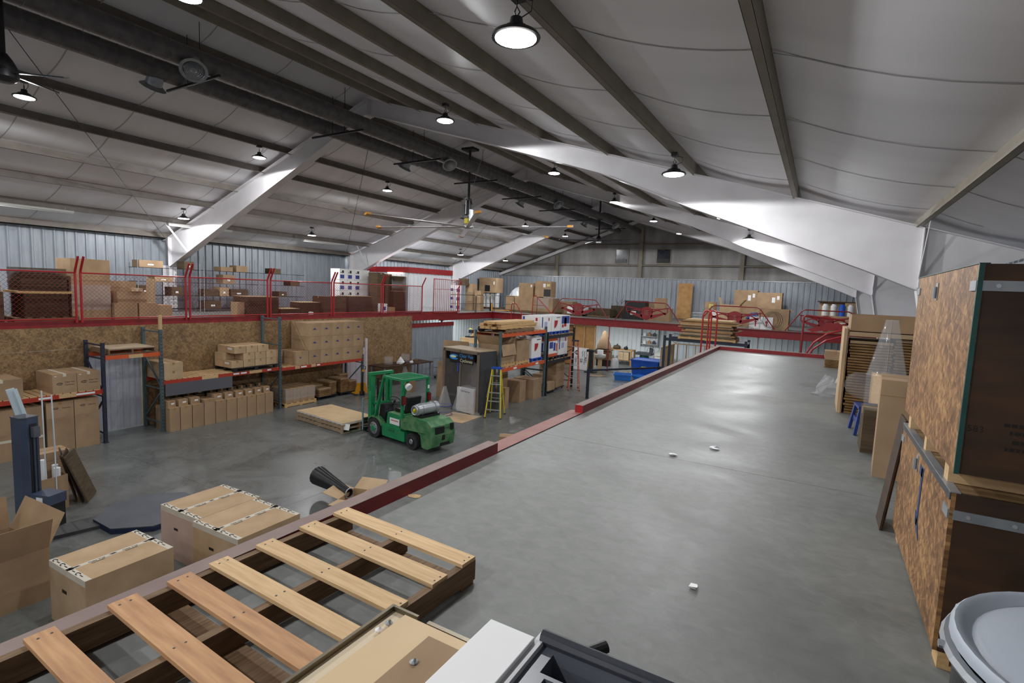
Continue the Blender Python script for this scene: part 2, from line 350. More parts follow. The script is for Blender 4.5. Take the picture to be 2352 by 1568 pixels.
for n, px in enumerate(((1416, 573, 1442, 604), (1511, 573, 1539, 604))):
    a = yp(px[0], px[1], YE-.02); b = yp(px[2], px[3], YE-.02)
    o = struct(MB().box(a.x, b.x, YE-.03, YE-.01, b.z, a.z).build('window_%d' % (n+1), mat('window_dark_glass%d' % n, S(18, 20, 26), S(34, 40, 56), 2, .25)))
    fr = .05
    for q in ((a.x-fr, a.x, b.z-fr, a.z+fr), (b.x, b.x+fr, b.z-fr, a.z+fr), (a.x, b.x, a.z, a.z+fr), (a.x, b.x, b.z-.12, b.z)):
        MB().box(q[0], q[1], YE-.06, YE, q[2], q[3]).build('window_frame', PURL, o)
    MB().box(a.x+.1, b.x-.1, YE-.08, YE-.04, b.z, b.z+.28).cone(((a.x+b.x)/2, YE-.09, b.z+.14), ((a.x+b.x)/2, YE-.06, b.z+.14), .1).build('fan_box', BLACKM, o)
wb = struct(MB().prism([(XL, YN, 0), (XE, YN, 0), (XE, YN, rtop(XE)+.2), (XR, YN, ZR+.2), (XL, YN, rtop(XL)+.2)], (0, -.1, 0)).build('wall_back', CORR))
# ------------------------------------------------------------------ ceiling: sagging vinyl, purlins, frames
PL = [-12.2, -13.5, -14.9, -16.25, -17.75, -19.2, -20.8, -22.15]; PR = [-10.55, -9.5, -7.65, -5.85, -4.2, -2.36, -.54, 1.33]
PD = .2
FY = [-6.9, -.2, 11.1, 20.25, 29.4]
def ceiling():
    b = MB(); xsn = sorted(PL+PR+[XL, XR, XE]); prof = []
    for i, x in enumerate(xsn):
        prof.append((x, rtop(x)+PD))
        if i < len(xsn)-1:
            x2 = xsn[i+1]
            for t in (.12, .3, .5, .7, .88):
                xx = x+(x2-x)*t; prof.append((xx, rtop(xx)+PD-.09*min(1, (x2-x)/1.4)*4*t*(1-t)))
    ysn = []; y = YN
    while y < YE: ysn.append(y); y += .6
    ysn.append(YE); n = len(prof)
    vs = [(x, y, z) for y in ysn for x, z in prof]
    fs = [(j*n+i, j*n+i+1, (j+1)*n+i+1, (j+1)*n+i) for j in range(len(ysn)-1) for i in range(n-1)]
    return b.add(vs, fs).build('ceiling', INSUL, smooth=True)
ce = struct(ceiling())
MB().prism([(XL-.1, YN, rtop(XL)+.3), (XR, YN, ZR+.32), (XE+.1, YN, rtop(XE)+.3), (XE+.1, YN, rtop(XE)+.36), (XR, YN, ZR+.4), (XL-.1, YN, rtop(XL)+.36)], (0, YE-YN, 0)).build('roof_sheet', CORR, ce)
# insulation seams, running across the purlins
SEAM = mat('seam_tape', S(176, 173, 172), rough=.6)
def sagz(x):
    xsn = sorted(PL+PR+[XL, XR, XE])
    for x0, x2 in zip(xsn[:-1], xsn[1:]):
        if x0 <= x <= x2:
            t = (x-x0)/(x2-x0); return rtop(x)+PD-.09*min(1, (x2-x0)/1.4)*4*t*(1-t)
    return rtop(x)+PD
for y in [YN+1.5+1.83*i for i in range(24)]:
    for x0, x1 in ((-22.5, -11.5), (-11.3, 2.0)):
        b = MB(); n = 40
        for i in range(n):
            xa = x0+(x1-x0)*i/n; xb = x0+(x1-x0)*(i+1)/n
            b.poly([(xa, y-.012, sagz(xa)-.006), (xb, y-.012, sagz(xb)-.006), (xb, y+.012, sagz(xb)-.006), (xa, y+.012, sagz(xa)-.006)])
        b.build('seam', SEAM, ce)
def zee(b, x, y0, y1, left):
    z = rtop(x); w = .075; s = SL if left else -SR; ln = 1 if left else -1
    b.box(x-.004, x+.004, y0, y1, z, z+PD)
    lo = (x, x+ln*w) if ln > 0 else (x-w, x)
    b.add([(lo[0], y0, z), (lo[1], y0, z), (lo[1], y1, z), (lo[0], y1, z), (lo[0], y0, z+.004), (lo[1], y0, z+.004), (lo[1], y1, z+.004), (lo[0], y1, z+.004)],
          [(0, 3, 2, 1), (4, 5, 6, 7), (0, 1, 5, 4), (1, 2, 6, 5), (2, 3, 7, 6), (3, 0, 4, 7)])
    e = lo[1] if ln > 0 else lo[0]
    b.box(e-.003, e+.003, y0, y1, z, z+.02)
    hi = (x-w, x) if ln > 0 else (x, x+w)
    b.box(hi[0], hi[1], y0, y1, z+PD-.004, z+PD)
    return b
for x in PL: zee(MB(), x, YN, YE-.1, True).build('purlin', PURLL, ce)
for x in PR: zee(MB(), x, YN, YE-.1, False).build('purlin', PURL, ce)
def frame(y, n):
    # top edge follows the purlins; lower edge measured at the near frame
    dx = .14
    bl = [(-22.0, 4.85), (-19.95, 5.72), (-12.62, 8.76), (XR, 9.24)]
    br = [(XR, 9.24), (-9.06, 8.53), (-7.83, 8.18), (-4.37, 7.1), (-2.41, 6.28), (-1.48, 5.92), (.6, 5.09), (1.34, 4.77)]
    tl = [(XL+.15, rtop(XL+.15)), (XR, ZR)]; tr = [(XR, ZR), (XE-.15, rtop(XE-.15))]
    polyL = [(x, y-.006, z) for x, z in tl[::-1]]+[(x, y-.006, z) for x, z in bl]
    r = MB().prism(polyL, (0, .012, 0)).build('rafter', FRAME, ce)
    polyR = [(x, y-.006, z) for x, z in br]+[(x, y-.006, z) for x, z in tr[::-1]]
    r2 = MB().prism(polyR, (0, .012, 0)).build('rafter', FRAME, ce)
    for rr, lo, hi in ((r, bl, tl), (r2, br, tr)):
        for nm, pts, o in (('bottom_flange', lo, -.006), ('top_flange', hi, -.006)):
            b = MB()
            for p, q in zip(pts[:-1], pts[1:]): b.bar((p[0], y, p[1]+o), (q[0], y, q[1]+o), 2*dx, .014)
            b.build(nm, FRAME, rr)
    MB().box(XR-.014, XR-.002, y-dx, y+dx, 9.2, ZR).build('splice_plate', FRAME, r)
    MB().box(XR+.002, XR+.014, y-dx, y+dx, 9.2, ZR).build('splice_plate', FRAME, r2)
    for px_, z0, z1 in ((-22.05, 4.9, rtop(-22.05)), (1.36, 4.8, rtop(1.36))):
        MB().box(px_-.006, px_+.006, y-dx, y+dx, z0, z1).build('stiffener', FRAME, r if px_ < XR else r2)
    colp = [(1.34, 4.82), (2.3, 0), (XE-.06, 0), (XE-.06, rtop(XE-.06))]
    MB().prism([(x, y-.005, z) for x, z in colp], (0, .01, 0)).bar((1.34, y, 4.8), (2.3, y, 0), .014, 2*dx, up=(0, 1, 0)).build('column', FRAME, r2)
    for a, c, nm in ((XL+.12, -22.0, r),):
        MB().box(a, c, y-.006, y+.006, 0, 4.9).box(a, a+.014, y-dx, y+dx, 0, 4.9).box(c-.014, c, y-dx, y+dx, 0, 4.9).build('column', FRAME, nm)
    # flange braces down from the purlins
    for x, s in ((PL[6], 1), (PR[7], 1)):
        k = r if x < XR else r2
        zz = 5.45 if x < XR else 4.95
        for sg in (-1, 1):
            MB().bar((x, y+sg*.85, rtop(x)+.02), (x+.02, y+sg*.1, zz), .06, .008, up=(1, 0, 0)).build('flange_brace', FRAME, k)
for n, y in enumerate(FY): frame(y, n)
# end wall rafter along the gable
MB().bar((XL, YE-.3, rtop(XL)-.1), (XR, YE-.3, ZR-.1), .2, .2).bar((XR, YE-.3, ZR-.1), (XE, YE-.3, rtop(XE)-.1), .2, .2).build('rafter', FRAME, ce)
for y in (9.2, 18.2, 27.5):      # rod bracing under the left slope
    MB().cone((XR-.4, y-6.5, rtop(XR-.4)-.02), (XL+.6, y+1.6, rtop(XL+.6)-.02), .009, n=5).build('brace_rod', BLACKM, ce)
# ------------------------------------------------------------------ lamps
def lamp_proto():
    t = obj('high_bay_lamp', None)
    MB().lathe([(.0, .16), (.05, .16), (.06, .1), (.1, .085), (.13, .05), (.19, .03), (.205, .01), (.2, 0), (.17, -.002)], 24).build('housing', BLACKM, t, smooth=True)
    MB().lathe([(.0, -.016), (.15, -.014), (.172, -.004), (.172, .004)], 24).build('lens', LENS, t)
    MB().tube([(.0, 0, .16), (.03, 0, .2), (.0, 0, .25), (-.02, 0, .21), (0, 0, .16)], .006, 6).tube([(0, 0, .25), (0, 0, .3)], .005, 6).build('hook', BLACKM, t)
    MB().tube([(.02, .02, .16), (.12, .03, .2), (.13, .03, .28), (.03, .02, .31)], .005, 6).build('cord', BLACKM, t)
    MB().box(-.05, .05, -.06, .06, .3, .36).build('mount_box', BLACKM, t)
    return t
ld = bpy.data.lights.new('high_bay_light', 'SPOT'); ld.spot_size = math.radians(175); ld.spot_blend = .06; ld.shadow_soft_size = .06; ld.energy = LAMP_W; ld.color = (.975, .985, 1)
P0 = lamp_proto(); first = True
rows = [(-19.5, 6.42, 4.85, 'row over the left storage loft'), (-14.85, 8.0, 4.62, 'row left of the ridge'), (-7.35, 7.98, 3.95, 'row right of the ridge'), (-2.36, 6.5, 3.9, 'row over the concrete mezzanine')]
for ri, (x, z, y0, nm) in enumerate(rows):
    for k in range(-2, 6):
        y = y0+5.38*k+(.25 if k > 3 else 0)
        if y < YN+.5 or y > YE-1: continue
        t = P0 if first else copytree(P0); first = False
        z_ = rtop(x)-.36
        t.location = (x, y, z_); 
        tag(t, ('round LED high bay lamp, %s in the %s' % (ORD[k], nm)) if k >= 0 else 'round LED lamp %s behind the camera, %s' % ('just' if k == -1 else 'far', nm), 'lamp', 'high bay lamps')
        if t is not P0: continue
        lo = bpy.data.objects.new('lamp_light', ld); COL.objects.link(lo); lo.parent = t; lo.location = (0, 0, -.085)
# ------------------------------------------------------------------ ducts under the ridge
def duct(x, z, r, y0, y1, label, taps, out):
    t = thing('spiral_duct', label, 'duct', (x, 0, z), group='ridge ducts')
    b = MB(); n = 20; prof = []; y = y0
    while y < y1:
        prof += [(r, y), (r, y+.27), (r*1.035, y+.285), (r, y+.30)]; y += .3
    prof.append((r, y1)); m = len(prof)
    vs = [(rr*math.cos(k*2*math.pi/n), yy, rr*math.sin(k*2*math.pi/n)) for rr, yy in prof for k in range(n)]
    fs = [(i*n+k, i*n+(k+1) % n, (i+1)*n+(k+1) % n, (i+1)*n+k) for i in range(m-1) for k in range(n)]+[tuple(range(n)), tuple(range((m-1)*n, m*n))]
    b.add(vs, fs).build('duct_body', DUCT, t, smooth=True)
    for ty in taps:
        dv = Vector(out).normalized(); a = Vector((0, ty, 0))
        o = MB().cone(a+dv*r*.7, a+dv*(r+.16), .155, .155, 20).build('outlet_collar', STEEL, t, smooth=True)
        MB().cone(a+dv*(r+.14), a+dv*(r+.2), .17, .25, 20, cap=False).cone(a+dv*(r+.2), a+dv*(r+.205), .25, .2, 20, cap=False).build('diffuser_rim', STEEL, o, smooth=True)
        g = MB()
        for q in (.04, .075, .11, .145, .18): g.cone(a+dv*(r+.17), a+dv*(r+.195), q, q+.022, 16, cap=False)
        g.build('diffuser_vane', ALU if out[0] > 0 else BLACKM, o)
    return t
duct(-12.4, 8.8, .2, YN+.5, 35.0, 'dark spiral duct under the ridge, the left one, outlets facing left', (6.05, 13.85, 21.8, 29.5), (-.55, 0, -.83))
duct(-11.15, 8.8, .2, YN+.5, 35.6, 'dark spiral duct under the ridge, the right one, outlets facing right', (6.1, 14.3, 22.6, 30.5), (.55, -.3, -.75))
for i, y in enumerate([-2.4, 1.9, 6.45, 10.3, 13.6, 17.0, 20.6, 24.2, 28.0, 32.0]):
    t = thing('duct_hanger', 'steel trapeze bar hanging on rods under both ducts, %s along the ridge' % ORD[i], 'hanger', (-11.8, y, 8.55), group='duct hangers')
    MB().box(-1.05, .95, -.02, .02, -.02, .03).build('cross_bar', BLACKM, t)
    for x in (-.22, .25): MB().cone((x, 0, 0), (x, 0, rtop(-11.8+x)+.12-8.55), .008, n=6).build('rod', BLACKM, t)
# ------------------------------------------------------------------ big fan
def bigfan():
    t = thing('ceiling_fan', 'large six-blade industrial ceiling fan with orange tips on a long grey pole', 'ceiling fan', (-11.42, 16.0, 6.72))
    MB().cone((0, 0, .9), (0, 0, 2.75), .045, n=12).build('pole', DGREY, t, smooth=True)
    MB().box(-.25, .25, -.2, .2, 2.72, 2.8).build('mount_plate', BLACKM, t)
    mo = MB().cone((0, 0, .45), (0, 0, .95), .13, .11, 16).box(-.2, -.1, -.1, .1, .35, .8).build('motor', BLACKM, t, smooth=True)
    MB().tube([(-.15, 0, .9), (-.05, 0, 1.05), (.1, 0, 1.0), (.15, 0, .8)], .015, 6).build('cable', BLACK, mo)
    MB().box(.08, .16, -.08, .08, .1, .62).build('gear_cover', TANKM, mo)
    MB().box(-.08, .06, -.13, .02, .12, .3).build('bracket', YEL, t)
    MB().lathe([(0, .1), (.12, .1), (.22, .03), (.22, -.03), (.1, -.07), (0, -.07)], 18).build('hub', ALU, t)
    tip = mat('fan_tip_orange', S(214, 150, 60), rough=.5); bm = mat('fan_blade_grey', S(196, 196, 194), S(180, 178, 176), 4, .3, metal=.5)
    a0 = math.radians(9.6)
    for k in range(6):
        a = a0+k*math.pi/3; 
        b = MB().bar((.2, 0, 0), (3.8, 0, 0), .17, .022); M = Matrix.Rotation(a, 4, 'Z') @ Matrix.Rotation(math.radians(9), 4, 'X'); b.xf(M)
        bl = b.build('blade', bm, t)
        MB().cbox(3.87, 0, .01, .16, .2, .07).xf(M).build('blade_tip', tip, bl)
    for k in range(4):
        a = math.pi/4+k*math.pi/2
        MB().cone((.05*math.cos(a), .05*math.sin(a), .95), (3.2*math.cos(a), 3.2*math.sin(a), (rtop(-11.42+3.2*math.cos(a))-6.72)+.1), .004, n=5).build('guy_wire', STEEL, t)
bigfan()
def fan2(x, y, z, label, bl=2.3, a0=-12):
    t = thing('ceiling_fan', label, 'ceiling fan', (x, y, z))
    MB().cone((0, 0, .25), (0, 0, rtop(x)+.1-z), .05, n=12).build('pole', BLACKM, t)
    MB().lathe([(0, .3), (.07, .29), (.13, .2), (.2, .06), (.2, -.08), (.12, -.14), (0, -.14)], 18).build('motor', BLACKM, t, smooth=True)
    MB().cbox(.1, -.24, -.1, .3, .01, .08).build('name_plate', PAPER, t)
    for k in range(5):
        M = Matrix.Rotation(math.radians(a0)+k*2*math.pi/5, 4, 'Z') @ Matrix.Rotation(math.radians(14), 4, 'X')
        MB().prism([(.15, -.1, 0), (bl-.06, -.04, 0), (bl, 0, 0), (bl-.06, .04, 0), (.15, .1, 0)], (0, 0, .02)).xf(M).build('blade', BLACKM, t)
q = yp(6, 166, 3.3); dd = ray(160, 181); e = Vector((dd.x, dd.y, 0))*((q.z-CAMZ)/dd.z)-Vector((q.x, q.y, 0))
fan2(q.x, q.y, q.z, 'dark five-blade ceiling fan cut off by the left edge of the picture', min(e.length, 1.6), math.degrees(math.atan2(e.y, e.x)))
fan2(-11.42, 29.0, 7.5, 'small dark far ceiling fan below the duct ends near the end wall')
# ------------------------------------------------------------------ strip light fixtures, off, under the left slope
for i, (xx, y) in enumerate(((-20.8, 6.3), (-20.8, 11.5), (-20.8, 17.3), (-20.8, 23.0), (-20.8, 28.6), (1.33, 19.0))):
    z = rtop(xx)-.1
    t = thing('strip_light', 'unlit white strip light under the eave purlin, %s from the left' % ORD[i] if i < 5 else 'unlit strip light hanging on wires at the right eave', 'strip light', (xx+.1, y, z), group='unlit strip lights')
    MB().box(-.07, .07, -1.2, 1.2, .02, .09).build('housing', TUBE_OFF, t)
    for s in (-.035, .035): MB().cone((s, -1.18, 0), (s, 1.18, 0), .016, n=8).build('tube', TUBE_OFF, t)
    for s in (-1, 1): MB().cone((0, s, .09), (0, s, .16), .006, n=5).build('hanger_wire', STEEL, t)
# ------------------------------------------------------------------ common builders
def carton_meshes(w, d, h, m, tape, longy):
    g = .004
    body = MB().box(-w/2, w/2, -d/2, d/2, 0, h-g).mesh('carton_body', m)
    if longy: fa = MB().box(-w/2, -.002, -d/2, d/2, h-g, h).mesh('flap', m); fb = MB().box(.002, w/2, -d/2, d/2, h-g, h).mesh('flap', m)
    else: fa = MB().box(-w/2, w/2, -d/2, -.002, h-g, h).mesh('flap', m); fb = MB().box(-w/2, w/2, .002, d/2, h-g, h).mesh('flap', m)
    tp = None
    if tape:
        q = .032; b = MB()
        if longy: b.box(-q, q, -d/2-.001, d/2+.001, h, h+.001).box(-q, q, -d/2-.001, -d/2, h-.07, h).box(-q, q, d/2, d/2+.001, h-.07, h)
        else: b.box(-w/2-.001, w/2+.001, -q, q, h, h+.001).box(w/2, w/2+.001, -q, q, h-.07, h).box(-w/2-.001, -w/2, -q, q, h-.07, h)
        tp = b.mesh('tape', tape)
    return body, fa, fb, tp
def carton(loc, w, d, h, label, rz=0, group=None, m=None, tape=TAPEC, name='cardboard_box', cat='box', longy=None):
    m = m or CB; longy = (d > w) if longy is None else longy
    t = thing(name, label, cat, loc, rz, group)
    ms = cached(('ct', round(w, 3), round(d, 3), round(h, 3), m.name, tape.name if tape else '', longy), lambda: carton_meshes(w, d, h, m, tape, longy))
    obj('carton_body', ms[0], t); obj('flap', ms[1], t); obj('flap', ms[2], t)
    if ms[3]: obj('tape', ms[3], t)
    t['dim'] = (w, d, h)
    return t
def patch(t, face, u0, u1, v0, v1, m, name='label', th=.0015):
    w, d, h = t['dim']
    if face == '+x': b = MB().box(w/2, w/2+th, -d/2+u0*d, -d/2+u1*d, v0*h, v1*h)
    elif face == '-y': b = MB().box(-w/2+u0*w, -w/2+u1*w, -d/2-th, -d/2, v0*h, v1*h)
    else: b = MB().box(-w/2+u0*w, -w/2+u1*w, -d/2+v0*d, -d/2+v1*d, h, h+th)
    return b.build(name, m, t)
def ftext(t, face, body, size, m, u, v, off=.002):
    w, d, h = t['dim']
    if face == '+x': return text(body, size, m, t, (w/2+off, -d/2+u*d, v*h), (math.pi/2, 0, math.pi/2))
    if face == '-y': return text(body, size, m, t, (-w/2+u*w, -d/2-off, v*h), (math.pi/2, 0, 0))
    return text(body, size, m, t, (-w/2+u*w, -d/2+v*d, h+off), (0, 0, 0))
def swoosh(t, face, u, v, s, m=INK):
    """small swirl emblem printed beside the maker's name"""
    w, d, h = t['dim']; b = MB()
    def ring(cx, cy, a, bb, a2, b2, dx):
        n = 14; o = []
        for k in range(n+1):
            th = math.radians(20)+k*math.radians(300)/n
            o.append(((cx+a*math.cos(th), cy+bb*math.sin(th)), (cx+dx+a2*math.cos(th), cy+b2*math.sin(th))))
        return o
    q = ring(0, 0, s, s*.42, s*.72, s*.2, -s*.1); vs = []; n = len(q)
    for (p0, p1) in q:
        for p in (p0, p1):
            if face == '+x': vs.append((w/2+.002, -d/2+u*d+p[0], v*h+p[1]))
            elif face == '-y': vs.append((-w/2+u*w+p[0], -d/2-.002, v*h+p[1]))
            else: vs.append((-w/2+u*w+p[0], -d/2+v*d+p[1], h+.0025))
    b.add(vs, [(2*i, 2*i+2, 2*i+3, 2*i+1) for i in range(n-1)])
    return b.build('emblem', m, t)
def open_carton(loc, w, d, h, label, rz=0, flaps=(('+x', 30), ('-x', 40), ('+y', 60), ('-y', 20)), fl=None, m=None, group=None, name='open_cardboard_box'):
    m = m or CB; th = .006; t = thing(name, label, 'box', loc, rz, group); t['dim'] = (w, d, h)
    MB().box(-w/2, w/2, -d/2, d/2, 0, th).build('bottom', m, t)
    for a in ((-w/2, -w/2+th, -d/2, d/2), (w/2-th, w/2, -d/2, d/2), (-w/2+th, w/2-th, -d/2, -d/2+th), (-w/2+th, w/2-th, d/2-th, d/2)):
        MB().box(a[0], a[1], a[2], a[3], th, h).build('side', m, t)
    fl = fl or min(w, d)/2
    for f, ang in flaps:     # angle: 0 straight up, 90 folded out flat, above 90 hanging
        a = math.radians(ang); b = MB()
        if f[1] == 'x':
            s = 1 if f[0] == '+' else -1; b.box(-th/2, th/2, -d/2+.003, d/2-.003, 0, fl).xf(Matrix.Translation((s*(w/2-th/2), 0, h)) @ Matrix.Rotation(s*a, 4, 'Y'))
        else:
            s = 1 if f[0] == '+' else -1; b.box(-w/2+.003, w/2-.003, -th/2, th/2, 0, fl).xf(Matrix.Translation((0, s*(d/2-th/2), h)) @ Matrix.Rotation(-s*a, 4, 'X'))
        b.build('flap', m, t)
    return t
def pallet(loc, lx, ly, label, rz=0, m=None, h=.13, nb=6, along='y', cat='pallet', name='wooden_pallet', group=None, bottom=3):
    """deck boards run across the stringers; stringers run along the given axis"""
    m = m or PINE; t = thing(name, label, cat, loc, rz, group); bt = .018
    L, Wd = (ly, lx) if along == 'y' else (lx, ly)
    def put(b, nm): 
        if along == 'x': b.xf(Matrix.Rotation(-math.pi/2, 4, 'Z'))
        b.build(nm, m, t)
    for s in (-1, 0, 1): put(MB().box(s*(Wd/2-.02)-.02, s*(Wd/2-.02)+.02, -L/2, L/2, bt, h-bt), 'stringer')
    bw = min(.1, L/nb*.72)
    for i in range(nb):
        y = -L/2+bw/2+(L-bw)*i/(nb-1); put(MB().box(-Wd/2, Wd/2, y-bw/2, y+bw/2, h-bt, h), 'deck_board')
    for i in range(bottom):
        y = -L/2+bw/2+(L-bw)*i/(bottom-1); put(MB().box(-Wd/2, Wd/2, y-bw/2, y+bw/2, 0, bt), 'bottom_board')
    return t
def plastic_pallet(loc, lx, ly, label, m, h=.13, rz=0, group=None):
    t = thing('plastic_pallet', label, 'pallet', loc, rz, group)
    MB().box(-lx/2, lx/2, -ly/2, ly/2, h-.035, h).build('deck', m, t)
    for sx in (-1, 0, 1):
        MB().box(sx*(lx/2-.06)-.05, sx*(lx/2-.06)+.05, -ly/2, ly/2, 0, .02).build('runner', m, t)
        for sy in (-1, 0, 1):
            MB().box(sx*(lx/2-.06)-.055, sx*(lx/2-.06)+.055, sy*(ly/2-.07)-.06, sy*(ly/2-.07)+.06, .02, h-.035).build('block', m, t)
    return t
def sheets(loc, w, d, h, label, rz=0, lt=.012, jit=.012, m=None, name='cardboard_stack', cat='cardboard', top=None, group=None):
    """a pile of flat sheets: one stuff part with every layer as geometry, and its loose top sheet"""
    r = random.Random(hash((round(loc[0], 2), round(loc[1], 2), round(w, 2))) & 0xffff)
    t = thing(name, label, cat, loc, rz, group); b = MB(); n = max(2, int(h/lt)); lt = h/n
    for i in range(n-1):
        a = [r.uniform(-jit, jit) for _ in range(4)]
        b.box(-w/2+a[0], w/2+a[1], -d/2+a[2], d/2+a[3], i*lt, (i+.7)*lt)
    stuff(b.build('flat_sheet_pile', m or CBE, t))
    MB().box(-w/2, w/2, -d/2, d/2, (n-1)*lt, h).build('top_sheet', top or CB, t)
    return t
def film(t, w, d, z0, z1):
    b = MB(); e = .004
    b.shell([(0, z0), (0, z1)], 4); b.v = []; b.f = []
    q = [(-w/2-e, -d/2-e), (w/2+e, -d/2-e), (w/2+e, d/2+e), (-w/2-e, d/2+e)]; r = random.Random(3); N = 9
    for k in range(4):
        p0, p1 = q[k], q[(k+1) % 4]
        for i in range(N):
            for j in range(4):
                f = lambda u, v: (p0[0]+(p1[0]-p0[0])*u+math.sin(u*23+v*31)*.004, p0[1]+(p1[1]-p0[1])*u+math.cos(u*19+v*37)*.004, z0+(z1-z0)*v)
                b.poly([f(i/N, j/4), f((i+1)/N, j/4), f((i+1)/N, (j+1)/4), f(i/N, (j+1)/4)])
    return b.build('stretch_film', FILM, t)
# ------------------------------------------------------------------ decks, beams, inner walls
LZ = 3.15
ld_ = struct(MB().box(XL+.02, -17.24, YN+.1, 23.4, 2.98, LZ).build('floor_loft', CONC2))
fd_ = struct(MB().box(XL+.02, XE-.02, 29.02, YE-.25, 2.84, 3.0).box(XL+.02, -18.52, 23.4, 29.02, 2.84, 3.0).build('floor_far_mezzanine', CONC2))
def ibeam(b, p, q, z0, z1, w=.16):
    p, q = Vector(p), Vector(q)
    b.bar((p.x, p.y, (z0+z1)/2), (q.x, q.y, (z0+z1)/2), .02, z1-z0)
    b.bar((p.x, p.y, z1-.01), (q.x, q.y, z1-.01), w, .02); b.bar((p.x, p.y, z0+.01), (q.x, q.y, z0+.01), w, .02); return b
t2 = struct(MB().box(-17.24, -17.21, YN+.1, 23.4, 2.78, LZ+.06).build('trim_2', RED))
t3 = struct(ibeam(ibeam(MB(), (-18.5, 29), (XE, 29), 2.6, 2.998), (-18.5, 23.4), (-18.5, 29), 2.6, 2.998).build('trim_3', RED))
for x, y in ((-10.45, 29.0), (-18.45, 29.0), (-2.6, 29.0), (-18.45, 23.6)):
    ibeam(MB(), (x, y-.07), (x, y+.07), 0, 2.6, .14).build('column', RED, t3)
# OSB partition under the loft, in sheets, with two openings
OX = -17.2
OPEN = [(6.45, 7.76, 0, 2.28), (15.35, 16.75, 0, 1.75)]
wo = struct(MB().box(OX-.09, OX-.012, YN+.2, 19.66, 3.03, 3.06).build('wall_partition', PINE))
def cut(rects, o):
    out = []
    for y0, y1, z0, z1 in rects:
        a, b, c, d_ = o
        if y1 <= a or y0 >= b or z1 <= c or z0 >= d_: out.append((y0, y1, z0, z1)); continue
        if y0 < a: out.append((y0, a, z0, z1))
        if y1 > b: out.append((b, y1, z0, z1))
        if z1 > d_: out.append((max(y0, a), min(y1, b), d_, z1))
        if z0 < c: out.append((max(y0, a), min(y1, b), z0, c))
    return out
k = 0
for r_, (z0, z1) in enumerate(((0, 1.22), (1.22, 2.44), (2.44, 3.03))):
    y = 19.66-2.44*12+(.6 if r_ == 1 else 0)
    while y < 19.6:
        rs = [(max(y, YN+.2), min(y+2.44, 19.66), z0, z1)]
        if rs[0][1] > rs[0][0]:
            for o in OPEN: rs = cut(rs, o)
            for a, b, c, e in rs: MB().box(OX-.012, OX, a+.002, b-.002, c+.002, e-.002).build('osb_sheet', OSBM, wo)
        y += 2.44
for a, b, c, e in OPEN:
    for yy in (a-.09, b): MB().box(OX-.1, OX-.012, yy, yy+.09, 0, 3.0).build('stud', PINE, wo)
    MB().box(OX-.1, OX-.012, a-.05, b+.05, e, e+.09).build('header', PINE, wo)
y = YN+.4
while y < 19.6:
    if not any(a-.1 < y < b+.05 for a, b, _, _ in OPEN): MB().box(OX-.1, OX-.012, y, y+.04, 0, 3.03).build('stud', PINE, wo)
    y += 1.22
# inner white wall at the back of the room behind the partition and its cross walls
wi = cwall('wall_storeroom', (-21.5, YN+.2, 0), 41.0, 2.95, math.pi/2, CORRW)
# ribbed metal room past the partition
wm = cwall('wall_metal_room', (-17.35, 19.7, 0), 3.5, 2.45, math.pi/2, CORR)
MB().box(0, 3.5, -.05, .06, 2.42, 2.62).build('red_cap', RED, wm)
cw2 = cwall('wall_workshop', (XL+.1, 33.7, 0), 24.5, 2.84, 0, CORRW)
# ------------------------------------------------------------------ lit strip lights below the decks
sd = bpy.data.lights.new('strip_glow', 'AREA'); sd.shape = 'RECTANGLE'; sd.size = .1; sd.size_y = 2.3; sd.energy = 60; sd.color = (.9, .97, 1.0)
def lit_strip(x, y, z, rz, label, e=1):
    t = thing('fluorescent_light', label, 'strip light', (x, y, z), rz, group='lit fluorescent strips')
    MB().box(-.08, .08, -1.2, 1.2, .03, .1).build('housing', WHITE, t)
    for s in (-.04, .04): MB().cone((s, -1.17, .012), (s, 1.17, .012), .016, n=8).build('tube', TUBE_ON, t)
    o = bpy.data.objects.new('strip_light_source', sd); COL.objects.link(o); o.parent = t; o.location = (0, 0, -.01)
lit_strip(-18.7, 6.6, 2.86, .2, 'lit fluorescent strip in the storeroom behind the partition doorway')
lit_strip(-18.9, 16.3, 2.86, 0, 'lit fluorescent strip behind the curtained opening of the partition')
lit_strip(-11.8, 30.6, 2.72, math.pi/2, 'lit fluorescent strip under the far mezzanine left of the red post')
lit_strip(-9.0, 30.6, 2.72, math.pi/2, 'lit fluorescent strip under the far mezzanine right of the red post')
lit_strip(-16.2, 30.5, 2.72, math.pi/2, 'lit fluorescent strip over the lumber in the far left corner')
lit_strip(-20.0, 27.5, 2.72, 0, 'lit fluorescent strip under the walkway at the far left wall')
lit_strip(-3.5, 30.6, 2.72, math.pi/2, 'lit fluorescent strip under the far mezzanine at the right')
# strip curtain in the second opening
t = thing('strip_curtain', 'pale translucent plastic strip curtain hanging in the low partition opening', 'curtain', (OX-.05, 16.05, 0))
CURT = mat('curtain_plastic', S(206, 198, 206), S(214, 206, 214), 3, .3, alpha=.75)
for i in range(9): MB().box(-.003+.006*(i % 2), .003+.006*(i % 2), -.7+i*.155, -.7+i*.155+.175, .02, 1.74).build('strip', CURT, t)
MB().box(-.02, .02, -.7, .7, 1.7, 1.75).build('rail', STEEL, t)
t = thing('strip_curtain', 'grey translucent plastic strip curtain hanging in the tall partition doorway', 'curtain', (OX-.06, 7.1, 0))
CURT2 = mat('doorway_curtain', S(190, 190, 202), S(206, 206, 216), 3, .25, alpha=.55)
for i in range(8): MB().box(-.003+.006*(i % 2), .003+.006*(i % 2), -.65+i*.16, -.65+i*.16+.185, .03, 2.26).build('strip', CURT2, t)
MB().box(-.02, .02, -.65, .65, 2.22, 2.27).build('rail', STEEL, t)
